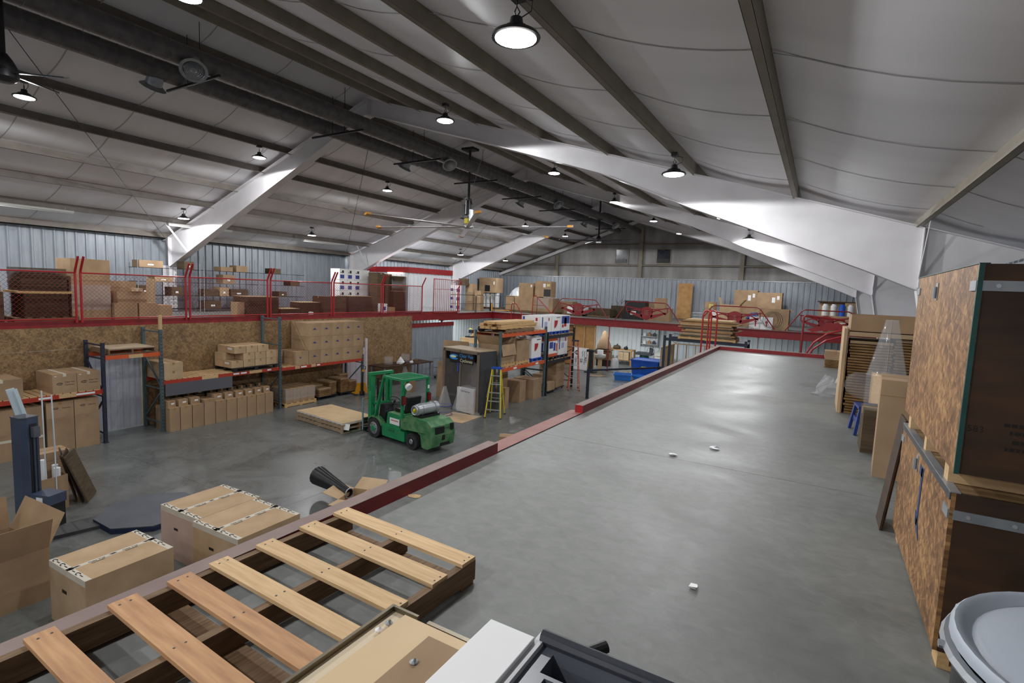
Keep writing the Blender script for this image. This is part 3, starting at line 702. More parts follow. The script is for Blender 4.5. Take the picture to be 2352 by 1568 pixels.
# ------------------------------------------------------------------ left pallet rack
FX, BX = -16.15, -17.12
def post(b, x, y, z0, z1): 
    b.box(x-.04, x+.04, y-.04, y+.04, z0, z1); return b
def upright(t, y, h, m, brace=True):
    for x in (FX, BX):
        p = MB().box(x-.04, x+.04, y-.038, y+.038, 0, h).box(x-.07, x+.07, y-.06, y+.06, 0, .008).build('post', m, t)
        hb = MB(); z = .12
        while z < h-.05:
            if x == FX:
                hb.box(x+.0405, x+.042, y-.022, y-.008, z, z+.03).box(x+.0405, x+.042, y+.008, y+.022, z, z+.03)
            z += .1
        if x == FX: stuff(hb.build('slot', BLACKM, p))
    zs = [.25]
    while zs[-1]+1.0 < h: zs.append(zs[-1]+1.0)
    for i, z in enumerate(zs):
        MB().bar((FX, y, z), (BX, y, z), .035).build('brace', m, t)
        if i < len(zs)-1:
            a, b = ((FX, BX) if i % 2 else (BX, FX)); MB().bar((a, y, z+.05), (b, y, zs[i+1]-.05), .035).build('brace', m, t)
    MB().bar((FX, y, h-.08), (BX, y, h-.08), .035).build('brace', m, t)
def beam(t, y0, y1, z, m, h=.11, back=True):
    for x in ((FX, BX) if back else (FX,)):
        bb = MB().box(x-.025, x+.025, y0+.04, y1-.04, z-h, z).build('beam', m, t)
        for yy in (y0+.042, y1-.048): MB().box(x+.02, x+.045, yy-.0, yy+.006, z-h-.05, z+.03).build('beam_end', m, bb)
RK = thing('pallet_rack', 'long pallet rack with orange beams along the OSB partition', 'rack', (0, 0, 0))
UPS = [(2.6, 2.7, NAVY), (6.36, 2.68, NAVY), (7.77, 2.97, SLATE), (11.6, 3.23, SLATE), (15.45, 1.6, SLATE)]
for y, h, m in UPS: upright(RK, y, h, m)
for y0, y1, z, m in ((2.6, 6.36, 1.45, ORED), (6.36, 7.77, 2.33, ORANGE), (7.77, 11.6, 1.48, ORED), (11.6, 15.45, 1.44, ORED)): beam(RK, y0, y1, z, m)
def deck(y0, y1, z):
    y = y0+.07; i = 0
    while y < y1-.1:
        MB().box(BX-.02, FX+.02, y, y+.135, z, z+.02).build('deck_board', PINE, RK); y += .16; i += 1
deck(2.7, 6.3, 1.45); deck(7.8, 11.55, 1.48); deck(11.65, 15.4, 1.44)
for a in ((5.0, 5.25, 1.4), (5.75, 6.15, 1.4), (9.9, 10.1, 1.43), (10.15, 10.35, 1.43), (11.1, 11.25, 1.43), (12.45, 12.7, 1.39), (13.15, 13.3, 1.39)):
    MB().box(FX+.026, FX+.028, a[0], a[1], a[2]-.025, a[2]+.025).build('beam_label', PAPER, RK)
for a in ((6.95, 7.3, 2.27), (5.4, 5.75, 1.4), (8.9, 9.4, 1.43), (10.45, 10.9, 1.43), (12.2, 12.4, 1.39), (12.9, 13.1, 1.39)):
    MB().box(FX+.026, FX+.03, a[0], a[1], a[2]-.05, a[2]+.05).build('beam_board', PINE, RK)
# plywood flat and grey film hanging from the beam
tag(MB().cbox(FX+.04, 8.85, 1.2, .006, 2.0, .36, rx=0).build('plastic_sheet', mat('grey_film', S(96, 96, 104), rough=.3)), 'grey plastic sheet hanging below the orange beam over the tall boxes', 'plastic sheet')
# wooden post taped on top of the rack upright
tag(MB().box(FX-.03, FX+.03, 7.73, 7.81, 2.97, 3.38).box(FX-.035, FX+.035, 7.725, 7.815, 2.97, 2.99).build('timber_post', PINE), 'pale timber post standing on top of the tall rack upright', 'post')
# ------- cartons on the left rack
Z1 = 1.47
for i, y in enumerate((5.53, 6.03)):
    t = carton((-16.63, y, Z1), 1.0, .49, .49, 'wide carton with black emblem on the rack end, %s of two' % ('left' if i == 0 else 'right'), group='rack end cartons', tape=TAPEW)
    swoosh(t, '+x', .3, .5, .07); ftext(t, '+x', 'Clear Vue', .05, INK, .7, .57); ftext(t, '+x', 'Cyclones', .05, INK, .7, .43); patch(t, '+x', .08, .18, .88, .91, PAPER)
t = carton((-16.63, 4.35, Z1), 1.0, .76, .47, 'wide carton on the rack shelf at the left picture edge', tape=TAPEW)
ftext(t, '+x', 'Clear Vue', .05, INK, .3, .5)
t = carton((-16.63, 3.4, Z1), 1.0, .76, .47, 'wide carton on the rack shelf beyond the left picture edge', tape=TAPEW)
for i, (y, w) in enumerate(((5.42, .55), (5.97, .52))):
    nm = 'left' if i == 0 else 'right'
    t = carton((-16.6, y, 0), .9, w, .86, 'big floor carton under the rack end, %s of the pair' % nm, group='floor cartons under rack end')
    t = carton((-16.6, y, .862), .9, w, .4, 'carton with dark emblem on the %s big floor carton under the rack end' % nm, group='cartons on floor cartons')
    swoosh(t, '+x', .35, .6, .06); ftext(t, '+x', 'Clear Vue', .04, INK, .72, .6)
t = carton((-16.6, 4.6, 0), .9, .98, .62, 'broad floor carton with printed tape under the rack at far left', tape=TAPEW); patch(t, '+x', 0, 1, .72, .82, TAPEW, 'tape')
t = carton((-16.6, 4.6, .622), .9, .98, .6, 'broad carton with emblem stacked under the rack shelf at far left'); swoosh(t, '+x', .5, .7, .08)
t = carton((-16.6, 3.55, 0), .9, .98, .62, 'broad floor carton under the rack beyond the left picture edge')
# door bay: pallet on top beams
pallet((-16.62, 7.05, 2.35), 1.0, 1.15, 'grey weathered pallet lying on top of the doorway rack bay', m=OLDW, along='x')
tag(MB().box(-17.1, -16.15, 6.5, 7.6, 2.482, 2.5).box(-17.1, -16.15, 6.5, 7.6, 2.5, 2.506).build('plywood_sheet', mat('grey_ply', S(176, 156, 130), S(188, 168, 142), 3, .7)), 'pale plywood sheet lying on the pallet above the doorway', 'plywood')
# second bay top: small box pile, pallet of boxes
for k in range(2):
    t = carton((-16.62, 8.09, 1.5+k*.245), 1.0, .52, .243, 'flat long carton beside the rack upright, %s of two stacked' % ('lower' if k == 0 else 'upper'), group='two flat cartons by the upright', m=CBL)
plastic_pallet((-16.6, 10.68, 1.5), 1.05, 1.6, 'black plastic pallet carrying small cartons on the rack shelf', BLACK, h=.12)
ys = [10.2, 10.56, 10.92]
for k in range(3):
    for j in range(4):
        if k == 2 and j == 3: continue
        for i in range(2):
            y = 10.05+j*.41; x = -16.85+i*.47
            if k == 2: y += .1
            if k == 1 and j == 0 and i == 1: continue
            t = carton((x, y, 1.62+k*.23), .46, .39, .225, 'small carton on black plastic pallet, %s layer, %s %s' % (('bottom', 'middle', 'top')[k], ('first', 'second', 'third', 'fourth')[j], 'in front' if i else 'at back'), group='cartons on the black pallet', m=CBL)
            if j == 0 and i == 1: patch(t, '-y', .2, .7, .5, .8, PAPER)
# grid of cartons with blue logos
for k in range(3):
    for j in range(5):
        t = carton((-16.62, 13.05+j*.535, 1.46+k*.505), 1.0, .53, .5, 'carton with blue logo in the big rack stack, %s row, %s from left' % (('bottom', 'middle', 'top')[k], ORD[j]), group='blue logo cartons')
        patch(t, '+x', .2, .8, .55, .565, TAPEC, 'tape'); patch(t, '+x', .4, .58, .52, .62, INKB, 'logo_print'); patch(t, '+x', .3, .7, .5, .515, INK, 'text_line')
t = carton((-16.62, 12.5, 1.46), 1.0, .54, .5, 'single carton with blue logo left of the big rack stack'); patch(t, '+x', .3, .42, .5, .6, INKB, 'logo_print')
t = carton((-16.95, 11.93, 1.46), .4, .42, .52, 'carton behind the rack upright next to the black pallet')
# ten tall boxes on the floor with short boxes on top
YB = [7.84, 8.14, 8.48, 8.83, 9.18, 9.53, 9.88, 10.22, 10.55, 10.87, 11.18]
for j in range(10):
    y = (YB[j]+YB[j+1])/2; w = YB[j+1]-YB[j]-.02
    h = .78 if j == 3 else .69
    carton((-16.3, y, 0), .78, w, h, 'tall carton on the floor under the rack, %s from left' % ORD[j], group='tall floor cartons', tape=TAPEC, longy=False)
    if j != 3:
        t = carton((-16.22, y-.02, h), .4, w-.06, .19, 'small carton with white label on the %s tall floor carton' % ORD[j], group='small cartons on tall ones'); patch(t, '+x', .4, .8, .45, .7, PAPER)
    if j > 0:
        t = carton((-16.7, y+.05, .69 if j != 3 else .78), .34, w-.05, .24, 'dark small carton at the back behind the %s tall carton' % ORD[j], group='back row small cartons', m=CBD); patch(t, '+x', .3, .7, .5, .7, PAPER)
# wrapped pallet and low piles on the floor in the last bay
pallet((-16.62, 12.42, 0), 1.1, 1.35, 'pale pallet under the wrapped cartons in the last rack bay', m=PINEY, along='y')
for i in range(4):
    for k in range(2):
        t = carton((-16.6, 11.95+i*.31, .13+k*.26), 1.0, .3, .255, 'film-wrapped carton on the floor pallet, %s layer, %s from left' % (('lower', 'upper')[k], ORD[i]), group='wrapped cartons')
t = thing('stretch_wrap', 'shiny stretch film around the cartons on the floor pallet', 'plastic film', (-16.6, 12.42, 0)); film(t, 1.02, 1.26, .25, .64)
def dolly(x, y, lx, ly, label):
    t = thing('dolly', label, 'dolly', (x, y, 0)); MB().box(-lx/2, lx/2, -ly/2, ly/2, .09, .13).build('deck', BLACKM, t)
    for sx in (-1, 1):
        for sy in (-1, 1): 
            MB().cone((sx*(lx/2-.08)-.015, sy*(ly/2-.08), .04), (sx*(lx/2-.08)+.015, sy*(ly/2-.08), .04), .04, n=12).box(sx*(lx/2-.08)-.02, sx*(lx/2-.08)+.02, sy*(ly/2-.08)-.02, sy*(ly/2-.08)+.02, .05, .09).build('caster', RUBBER, t)
    return t
dolly(-16.65, 13.75, .9, .95, 'low black dolly under the left cardboard pile in the last rack bay')
sheets((-16.45, 13.6, .13), .5, .55, .3, 'low pile of folded cartons on the dolly, front left', lt=.05)
sheets((-16.85, 13.55, .13), .35, .7, .36, 'low pile of folded cartons on the dolly, at the back', lt=.05)
sheets((-16.65, 14.05, .13), .75, .33, .5, 'taller pile of folded cartons on the dolly, right end', lt=.05)
dolly(-16.65, 14.85, .9, .95, 'low black dolly under the right cardboard pile in the last rack bay')
sheets((-16.7, 14.65, .13), .8, .4, .55, 'stepped pile of folded cartons next to the pallet jack, left', lt=.05)
sheets((-16.5, 15.05, .13), .5, .38, .42, 'stepped pile of folded cartons next to the pallet jack, front', lt=.05)
sheets((-16.95, 15.05, .13), .3, .45, .62, 'stepped pile of folded cartons next to the pallet jack, back', lt=.05)
# pallet jack
def pallet_jack(loc, rz, label, s=1.0):
    t = thing('pallet_jack', label, 'pallet jack', loc, rz); Y2 = mat('jack_yellow%d' % len(bpy.data.materials), S(214, 150, 30), S(204, 140, 26), 5, .45)
    for sg in (-1, 1):
        MB().box(sg*.19-.08, sg*.19+.08, -1.25, -.1, .055, .085).build('fork', Y2, t)
        MB().cone((sg*.19-.03, -1.1, .035), (sg*.19+.03, -1.1, .035), .035, n=10).build('roller', RUBBER, t)
        MB().cone((sg*.06-.02, .05, .09), (sg*.06+.02, .05, .09), .09, n=14).build('steer_wheel', RUBBER, t)
    MB().prism([(-.27, -.12, .06), (.27, -.12, .06), (.16, -.1, .5), (-.16, -.1, .5)], (0, .1, 0)).build('back_plate', Y2, t)
    MB().cone((0, .04, .15), (0, .04, .55), .055, n=12).build('pump', BLACKM, t)
    h = MB().cone((0, .06, .5), (0, .12, 1.05), .022, n=8).build('handle', BLACKM, t)
    MB().tube([(0, .12, 1.03), (-.09, .125, 1.08), (-.1, .13, 1.18), (0, .135, 1.22), (.1, .13, 1.18), (.09, .125, 1.08), (0, .12, 1.03)], .014, 6).build('handle_loop', BLACKM, h)
    MB().box(-.05, .05, .08, .14, .98, 1.06).build('handle_hub', Y2, h)
    return t
pallet_jack((-15.75, 15.05, 0), math.radians(250), 'yellow pallet jack with black handle parked at the rack end')
tag(MB().cone((-16.1, 15.62, 0), (-16.12, 15.62, 2.25), .055, .055, 12).cone((-16.12, 15.62, 1.95), (-16.12, 15.62, 2.2), .058, .058, 12).build('wrapped_roll', mat('white_roll', S(206, 200, 196), S(196, 188, 190), 5, .5)), 'tall white wrapped roll standing at the end of the long rack', 'roll')
# ------------------------------------------------------------------ loft railing: red mesh panels with bent arms
def fence_panel(y0, y1, n, label):
    t = thing('fence_panel', label, 'railing', (-17.16, y0, LZ), group='red loft railing panels'); L = y1-y0
    for y in (.04, L-.04):
        MB().tube([(0, y, -.0), (0, y, 1.32), (.02, y, 1.4), (.2, y, 1.72), (.22, y, 1.76)], .03, 8).build('post', REDB, t)
    MB().cone((0, .04, 1.33), (0, L-.04, 1.33), .02, n=8).build('top_rail', REDB, t)
    MB().cone((0, .04, .1), (0, L-.04, .1), .02, n=8).build('bottom_rail', REDB, t)
    b = MB(); s = .11; r = .0022; h0, h1 = .1, 1.33; H_ = h1-h0       # diamond wire mesh
    k = -int(H_/s)
    while k*s < L:
        for sg in (1, -1):
            a = k*s; p0 = (a, h0); p1 = (a+H_, h1)
            ua, ub = max(0, a), min(L, a+H_)
            if ub > ua:
                za, zb = h0+(ua-a), h0+(ub-a)
                if sg == 1: b.bar((0, ua, za), (0, ub, zb), 2*r)
                else: b.bar((0, ua, h1+h0-za), (0, ub, h1+h0-zb), 2*r)
        k += 1
    b.build('wire_mesh', RED, t)
PY = [.6, 3.42, 6.26, 9.08, 11.9, 14.76, 17.56, 20.38]
for i in range(len(PY)-1):
    fence_panel(PY[i]+.02, PY[i+1]-.02, i, 'red tube and wire mesh railing panel on the loft edge, %s from the left' % ORD[i])
# gate
t = thing('gate', 'red barred gate standing at the loft edge in front of the white shed', 'gate', (-17.18, 21.25, LZ+.02), math.radians(-4))
MB().tube([(0, 0, 0), (0, 0, 1.72), (0, 2.05, 1.72), (0, 2.05, 0)], .028, 8, closed=True).build('gate_frame', REDB, t)
for i in range(13): MB().cone((0, .14+i*.145, 0), (0, .14+i*.145, 1.72), .012, n=6).build('bar', REDB, t)
MB().cone((0, 0, 1.2), (0, 2.05, 1.2), .014, n=6).build('mid_rail', REDB, t)
t = thing('gate_post', 'red post with bent arm at the far side of the gate', 'post', (-17.18, 23.36, LZ)); MB().tube([(0, 0, 0), (0, 0, 1.3), (.2, .0, 1.65)], .03, 8).build('post_tube', REDB, t); MB().box(-.08, .08, -.08, .08, 0, .012).build('foot', REDB, t)
# ------------------------------------------------------------------ white shed with red cap on the loft
t = thing('metal_shed', 'white ribbed metal shed with bright red roof band on the loft', 'shed', (-18.3, 20.55, LZ))
SW, SD, SH = 3.6, 3.6, 2.0
b1 = MB().box(-SW, 0, 0, SD, 0, SH).build('shed_body', CORRW, t)
for o in corrugated(SD, SH, 'shed', CORRW, t): o.matrix_parent_inverse = Matrix(); o.rotation_euler[2] = math.pi/2; o.location = (.012, o.location.x, 0)
for o in corrugated(SW, SH, 'shed', CORRW, t): o.location = (-SW+o.location.x, -.012, 0)
MB().box(-SW, 0, 0, SD, SH, SH+.2).build('shed_roof', CORRW, t)
MB().box(-SW-.05, .08, -.08, 0, SH, SH+.28).box(0, .08, 0, SD+.05, SH, SH+.28).build('red_band', REDB, t)
MB().box(-1.3, -.3, -.14, -.08, SH-.06, SH).build('light_bar', emit('shed_light', (1, .95, .85, 1), 2.5), t)
# ------------------------------------------------------------------ goods on the loft
def lbox(px0, px1, pyb, X, w, h, label, **k):
    a = xp(px0, pyb, X); b = xp(px1, pyb, X); return carton((X-w/2, (a.y+b.y)/2, LZ), w, abs(b.y-a.y)-.02, h, label, **k)
def lsheets(px0, px1, X, w, h, label, z=LZ, **k):
    a = xp(px0, 735, X); b = xp(px1, 735, X); return sheets((X-w/2, (a.y+b.y)/2, z), w, abs(b.y-a.y)-.02, h, label, **k)
pallet((-18.15, 5.75, LZ), 1.05, 1.35, 'pallet under the dark cardboard stack on the loft', m=OLDW)
lsheets(57, 160, -17.65, .95, .62, 'lower dark stack of flat cardboard on the loft pallet', z=LZ+.13, m=CBD)
tag(MB().box(-18.6, -17.62, 5.15, 6.3, LZ+.755, LZ+.81).box(-18.55, -17.66, 5.2, 6.25, LZ+.75, LZ+.756).build('wood_slab', PINEY), 'flat wooden spacer between the two dark cardboard stacks', 'wood')
lsheets(52, 158, -17.65, .95, .6, 'upper dark stack of flat cardboard at the loft railing', z=LZ+.815, m=CBD, top=CBD)
carton((-18.2, 4.62, LZ), .9, .6, .78, 'dark carton with white label and rough top at the left loft edge', m=CBD); 
t = carton((-17.9, 4.55, LZ+.79), .5, .6, .28, 'worn carton with green label at the left loft edge, upper'); patch(t, '+x', .1, .6, .3, .8, PAPER)
carton((-19.2, 4.9, LZ), .3, .35, 1.36, 'upright striped carton bundle behind the dark stack', m=CBP)
t = lbox(166, 257, 738, -17.75, .95, 1.72, 'tall film-wrapped carton against the loft railing posts'); film(t, .95, t['dim'][1], .3, 1.0)
lbox(263, 318, 738, -17.6, .7, .5, 'square carton on the loft behind the mesh, left of two')
lbox(320, 364, 738, -17.6, .7, .5, 'square carton on the loft behind the mesh, right of two')
t = open_carton((-17.95, 7.75, LZ+.5), .6, .78, .34, 'open carton on its side with dark mouth on the two square loft cartons', flaps=(('-x', 10),))
carton((-17.72, 7.85, LZ+.845), .3, .3, .1, 'small flat white-taped carton on top of the square loft cartons', m=CBL, tape=TAPEW)
carton((-19.0, 9.2, LZ), .6, .36, .38, 'low carton by the steel column on the loft')
tag(MB().cbox(-19.2, 8.95, LZ+.62, .5, .02, 1.22, ry=.12).cbox(-19.17, 8.97, LZ+.62, .5, .02, 1.2, ry=.12).build('cardboard_sheet', CBL), 'flat cardboard sheets leaning by the steel column on the loft', 'cardboard')
lsheets(571, 642, -17.75, .95, .72, 'stack of flat brown cardboard at the middle loft railing', m=CBD)
lbox(545, 566, 727, -18.0, .4, .5, 'small box left of the flat cardboard stack on the loft')
lsheets(645, 689, -17.6, .7, .28, 'low dark stack of cardboard right of the flat stack on the loft', m=CBD, top=CBP)
lsheets(691, 739, -18.1, .7, .5, 'dark cardboard stack with pale top on the loft', m=CBD, top=CBP)
lbox(743, 796, 722, -17.9, .7, .75, 'dark plain carton on the loft next to the railing posts', m=CBD)
lsheets(801, 854, -17.8, .8, .78, 'striped flat cardboard stack in front of the white cartons', m=CBD)
tag(MB().box(-17.55, -17.45, 13.9, 14.05, LZ, LZ+.14).box(-17.54, -17.46, 13.92, 14.03, LZ+.14, LZ+.15).build('paper_bundle', PAPER), 'white paper bundle on the loft edge beside the dark cardboard', 'paper')
# white printed cartons
for k in range(4):
    for j in range(4):
        t = carton((-19.35, 17.0+j*.46, LZ+k*.5), .6, .45, .49, 'white printed carton on the loft, %s row from below, %s from left' % (ORD[k], ORD[j]), group='white printed loft cartons', m=PAPER, tape=None)
        if j < 3: patch(t, '+x', .08, .6, .1, .45, INKB, 'blue_panel'); patch(t, '+x', .3, .55, .6, .85, INK, 'picture'); patch(t, '+x', .12, .25, .62, .7, INK, 'text_line')
for i, (px0, px1, h, X) in enumerate(((866, 882, 1.9, -18.2), (884, 899, 1.85, -18.2))):
    lbox(px0, px1, 715, X, .6, h, 'tall brown carton beside the white printed ones, %s' % ('left' if i == 0 else 'right'), m=CBD)
lsheets(902, 932, -17.95, .3, 1.05, 'tall striped pile of folded cartons at the shed corner, lower', m=CBD)
lsheets(903, 932, -17.95, .3, .72, 'tall striped pile of folded cartons at the shed corner, upper', z=LZ+1.06, m=CBD)
t = carton((-17.8, 18.25, LZ), .3, .3, .45, 'small white printed carton standing on the loft by the tall brown ones', m=PAPER, tape=None); patch(t, '+x', .2, .7, .3, .7, INKB, 'print')
carton((-17.9, 18.7, LZ), .5, .45, .28, 'low carton in front of the tall brown cartons on the loft')
# wire shelving along the loft's back wall
def shelving(y0, y1, n, label):
    t = thing('wire_shelving', label, 'shelf', (-21.1, y0, LZ), group='wire shelving on the loft'); L = y1-y0
    for x in (-.3, .3):
        for y in (.03, L-.03): MB().cone((x, y, 0), (x, y, 2.15), .016, n=6).build('post', STEEL, t)
    for z in (.12, .62, 1.12, 1.62, 2.1)[:4]:
        s = MB(); 
        for y in (.03, L-.03): s.box(-.3, .3, y-.008, y+.008, z-.02, z)
        for i in range(7): s.box(-.3+i*.1-.006, -.3+i*.1+.006, 0, L, z-.012, z)
        s.build('shelf', BLACKM, t)
    return t
r = random.Random(5); ns = 0
SP = [(9.3, 11.5), (11.6, 13.8), (13.9, 16.3)]
for i, (y0, y1) in enumerate(SP): shelving(y0, y1, i, 'dark wire shelving unit at the back of the loft, %s from left' % ORD[i])
lv = ['bottom', 'second', 'third', 'top']
for i, (y0, y1) in enumerate(SP):
    for k, z in enumerate((.12, .62, 1.12, 1.62)):
        y = y0+.1; c = 0
        while y < y1-.4:
            w = r.uniform(.35, .8)
            if y+w > y1-.05: break
            if r.random() < .62:
                t = carton((-21.1, y+w/2, LZ+z), .5, w, r.uniform(.2, .36) if k < 3 else r.uniform(.15, .3), 'carton on the %s shelf of the %s loft shelving, %s along' % (lv[k], ORD[i], ORD[c]), group='cartons on the loft shelving', m=r.choice((CB, CBD, CBD)), tape=None); c += 1
                if r.random() < .4: patch(t, '+x', .35, .6, .3, .5, PAPER)
            y += w+r.uniform(.05, .2)
# ------------------------------------------------------------------ forklift
def forklift():
    t = thing('forklift', 'green forklift with silver gas tank parked before the flat pallets', 'forklift', (-10.98, 11.54, 0), math.radians(171))
    def wheel(x, y, r, w, front):
        s = 1 if y > 0 else -1
        o = MB().cone((x, y-w/2, r), (x, y+w/2, r), r, r, 28).build('wheel', RUBBER, t, smooth=True)
        MB().cone((x, y+s*w/2, r), (x, y+s*(w/2+.012), r), r*.62, r*.55, 24).build('rim', STEEL if front else BLACKM, o, smooth=True)
        MB().cone((x, y+s*(w/2+.01), r), (x, y+s*(w/2+.03), r), r*.34, r*.26, 16).build('hub', GREEN if front else STEEL, o)
        for k in range(6):
            a = k*math.pi/3; MB().cone((x+r*.45*math.cos(a), y+s*(w/2+.012), r+r*.45*math.sin(a)), (x+r*.45*math.cos(a), y+s*(w/2+.022), r+r*.45*math.sin(a)), .013, n=6).build('lug_nut', BLACKM, o)
    for y in (.41, -.41): wheel(0, y, .29, .18, True)
    for y in (.39, -.39): wheel(-1.67, y, .23, .15, False)
    xz = lambda pts, y0, y1: MB().prism([(p[0], y0, p[1]) for p in pts], (0, y1-y0, 0))
    xz([(-.36, .14), (-1.36, .14), (-1.36, .43), (-.33, .43)], -.46, .46).build('side_skirt', GREEN, t)
    xz([(-.33, .43), (-1.2, .43), (-1.2, .86), (-.62, .86), (-.56, .5), (-.33, .47)], -.47, .47).build('body_panel', GREEN, t)
    for s in (-1, 1):
        y0, y1 = (s*.32, s*.5)
        xz([(.3, .42), (.26, .56), (.12, .64), (-.12, .64), (-.28, .56), (-.36, .42), (-.33, .42), (-.26, .53), (-.11, .6), (.11, .6), (.24, .53), (.28, .42)], min(y0, y1), max(y0, y1)).build('fender', GREEND, t)
    MB().box(-.34, .26, -.33, .33, .2, .5).build('front_axle_housing', BLACKM, t)
    MB().box(-.62, -.3, -.32, .32, .44, .46).build('floor_plate', BLACKM, t)
    xz([(-.02, .5), (-.1, 1.0), (-.26, 1.02), (-.34, .8), (-.3, .46)], -.34, .34).build('dashboard', BLACK, t)
    sw = MB(); c = Vector((-.42, .06, 1.12)); ax = Vector((-.55, 0, .83)).normalized(); u = ax.cross(Vector((0, 1, 0))).normalized(); v = ax.cross(u)
    sw.tube([c+(u*math.cos(k*2*math.pi/20)+v*math.sin(k*2*math.pi/20))*.17 for k in range(20)], .013, 6, closed=True)
    for k in range(3): sw.cone(c, c+(u*math.cos(k*2.09)+v*math.sin(k*2.09))*.17, .01, n=5)
    sw.cone(c, c-ax*.3, .025, n=8).build('steering_wheel', BLACK, t)
    st = MB().cbox(-.9, 0, .92, .46, .5, .1).build('seat', BLACK, t)
    MB().cbox(-1.16, 0, 1.14, .09, .48, .42, ry=-.18).build('seat_back', BLACK, st)
    MB().box(-1.2, -.62, -.44, .44, .86, .872).build('engine_cover', GREEND, t)
    for i, y in enumerate((.2, .28, .36)): MB().cone((-.55, y, .6), (-.5, y, .96), .011, n=6).cone((-.5, y, .95), (-.5, y, .99), .02, n=8).build('control_lever', BLACK, t)
    # counterweight
    cwp = [(-1.2, .46), (-1.2, .84), (-1.45, .9), (-2.25, .88), (-2.42, .76), (-2.46, .5), (-2.42, .2), (-2.28, .12), (-2.05, .14), (-1.98, .46), (-1.85, .52), (-1.5, .52), (-1.36, .46)]
    cw = xz(cwp, -.42, .42).build('counterweight', GREEND, t)
    for s in (-1, 1):
        MB().prism([(-1.2, s*.42, .5), (-1.2, s*.48, .5), (-1.95, s*.48, .55), (-2.28, s*.42, .55)], (0, 0, .3)).build('counterweight_cheek', GREEND, cw)
    MB().box(-2.466, -2.44, -.02, .3, .56, .74).box(-2.47, -2.42, -.36, -.26, .6, .78).build('vent_shade_block', BLACK, cw)  # proud black blocks, their colour stands in for shade inside the vents
    MB().box(-2.462, -2.4, -.05, .05, .36, .5).box(-2.44, -2.3, -.25, .1, .2, .28).build('tow_shade_block', BLACK, cw)  # black blocks again, shade of the tow recess put into the colour
    text('HYSTER', .085, INK, cw, (-2.452, -.14, .66), (math.pi/2, 0, -math.pi/2))
    text('HYSTER', .085, INK, t, (-.78, .4615, .35), (math.pi/2, 0, math.pi))
    text('XL', .06, mat('sign_red', S(150, 60, 50)), t, (-1.06, .4615, .35), (math.pi/2, 0, math.pi))
    text('H50', .04, INK, cw, (-1.35, .4815, .7), (math.pi/2, 0, math.pi))
    MB().box(-1.15, -.72, .4705, .473, .56, .74).build('warning_plate', PAPER, t)
    MB().box(-1.1, -.78, .4735, .475, .66, .69).build('plate_print', mat('plate_red', S(190, 110, 100)), t)
    MB().box(-1.19, -1.165, .465, .478, .5, .72).build('hood_latch', BLACK, t)
    # overhead guard
    g = MB().bar((-.42, .46, 1.87), (-1.27, .46, 1.87), .06, .06).bar((-.42, -.46, 1.87), (-1.27, -.46, 1.87), .06, .06).bar((-.42, -.49, 1.87), (-.42, .49, 1.87), .06, .06).bar((-1.27, -.49, 1.87), (-1.27, .49, 1.87), .06, .06).build('guard_frame', GREEN, t)
    for k in range(9): MB().box(-.5-k*.09, -.485-k*.09, -.44, .44, 1.85, 1.89).build('guard_slat', GREEN, g)
    for s in (-1, 1):
        MB().bar((.0, s*.44, .6), (-.42, s*.46, 1.86), .05, .09, up=(0, 1, 0)).build('front_pillar', GREEN, t)
        MB().bar((-1.24, s*.455, .8), (-1.25, s*.46, 1.86), .08, .06, up=(0, 1, 0)).build('rear_pillar', GREEN, t)
        o = MB().box(-1.36, -1.28, s*.46-.045, s*.46+.045, 1.2, 1.42).build('tail_lamp', mat('tail_red%d' % (s+1), S(110, 22, 24), rough=.3), t); MB().box(-1.3, -1.27, s*.46-.05, s*.46+.05, 1.18, 1.44).build('lamp_back', BLACK, o)
    o = MB().cone((-1.34, .36, 1.72), (-1.42, .36, 1.68), .09, .1, 16).build('work_light', PAPER, t); MB().cone((-1.28, .36, 1.74), (-1.34, .36, 1.72), .05, .09, 12).build('light_shell', TAPEC, o)
    MB().box(-1.288, -1.285, -.49, -.43, 1.55, 1.7).build('white_tag', PAPER, t)
    # mast
    for s in (-1, 1):
        m = MB().box(.3, .44, s*.34-.045, s*.34+.045, .08, 1.86).build('mast_rail', GREEN, t)
        MB().box(.34, .42, s*.24-.03, s*.24+.03, .1, 1.8).build('inner_rail', GREEN, m)
    MB().box(.28, .42, -.42, .42, 1.8, 1.88).box(.3, .42, -.34, .34, .9, .96).box(.3, .42, -.34, .34, .2, .28).build('mast_crossmember', GREEN, t)
    for s in (-.1, .1): MB().cone((.36, s, .15), (.36, s, 1.7), .03, n=10).build('lift_cylinder', BLACKM, t)
    text('HYSTER', .11, mat('mast_text', S(14, 70, 44)), t, (.37, .387, 1.5), (math.pi/2, math.pi/2, math.pi))
    cg = MB().box(.46, .52, -.5, .5, .4, .5).box(.46, .52, -.5, .5, .12, .22).build('carriage', BLACKM, t)
    LB = mat('backrest_blue', S(120, 150, 156), S(108, 138, 144), 5, .5)
    for y in (-.5, .5, .25): MB().bar((.54, y, .12), (.54, y, 1.08), .03, .05).build('backrest_bar', LB if abs(y) == .5 else GREEN, cg)
    MB().bar((.54, -.5, 1.07), (.54, .5, 1.07), .03).build('backrest_bar', TAPEC, cg)
    for s in (-.25, .25): MB().box(.5, .545, s-.05, s+.05, .03, .5).box(.5, 1.5, s-.05, s+.05, .03, .065).build('fork', BLACKM, t)
    # gas tank across the tail
    tk = MB().lathe([(0, -.4), (.1, -.395), (.155, -.36), (.16, -.3), (.16, .3), (.155, .36), (.1, .395), (0, .4)], 24).xf(Matrix.Translation((-1.72, -.02, 1.1)) @ Matrix.Rotation(math.pi/2, 4, 'X')).build('gas_tank', TANKM, t, smooth=True)
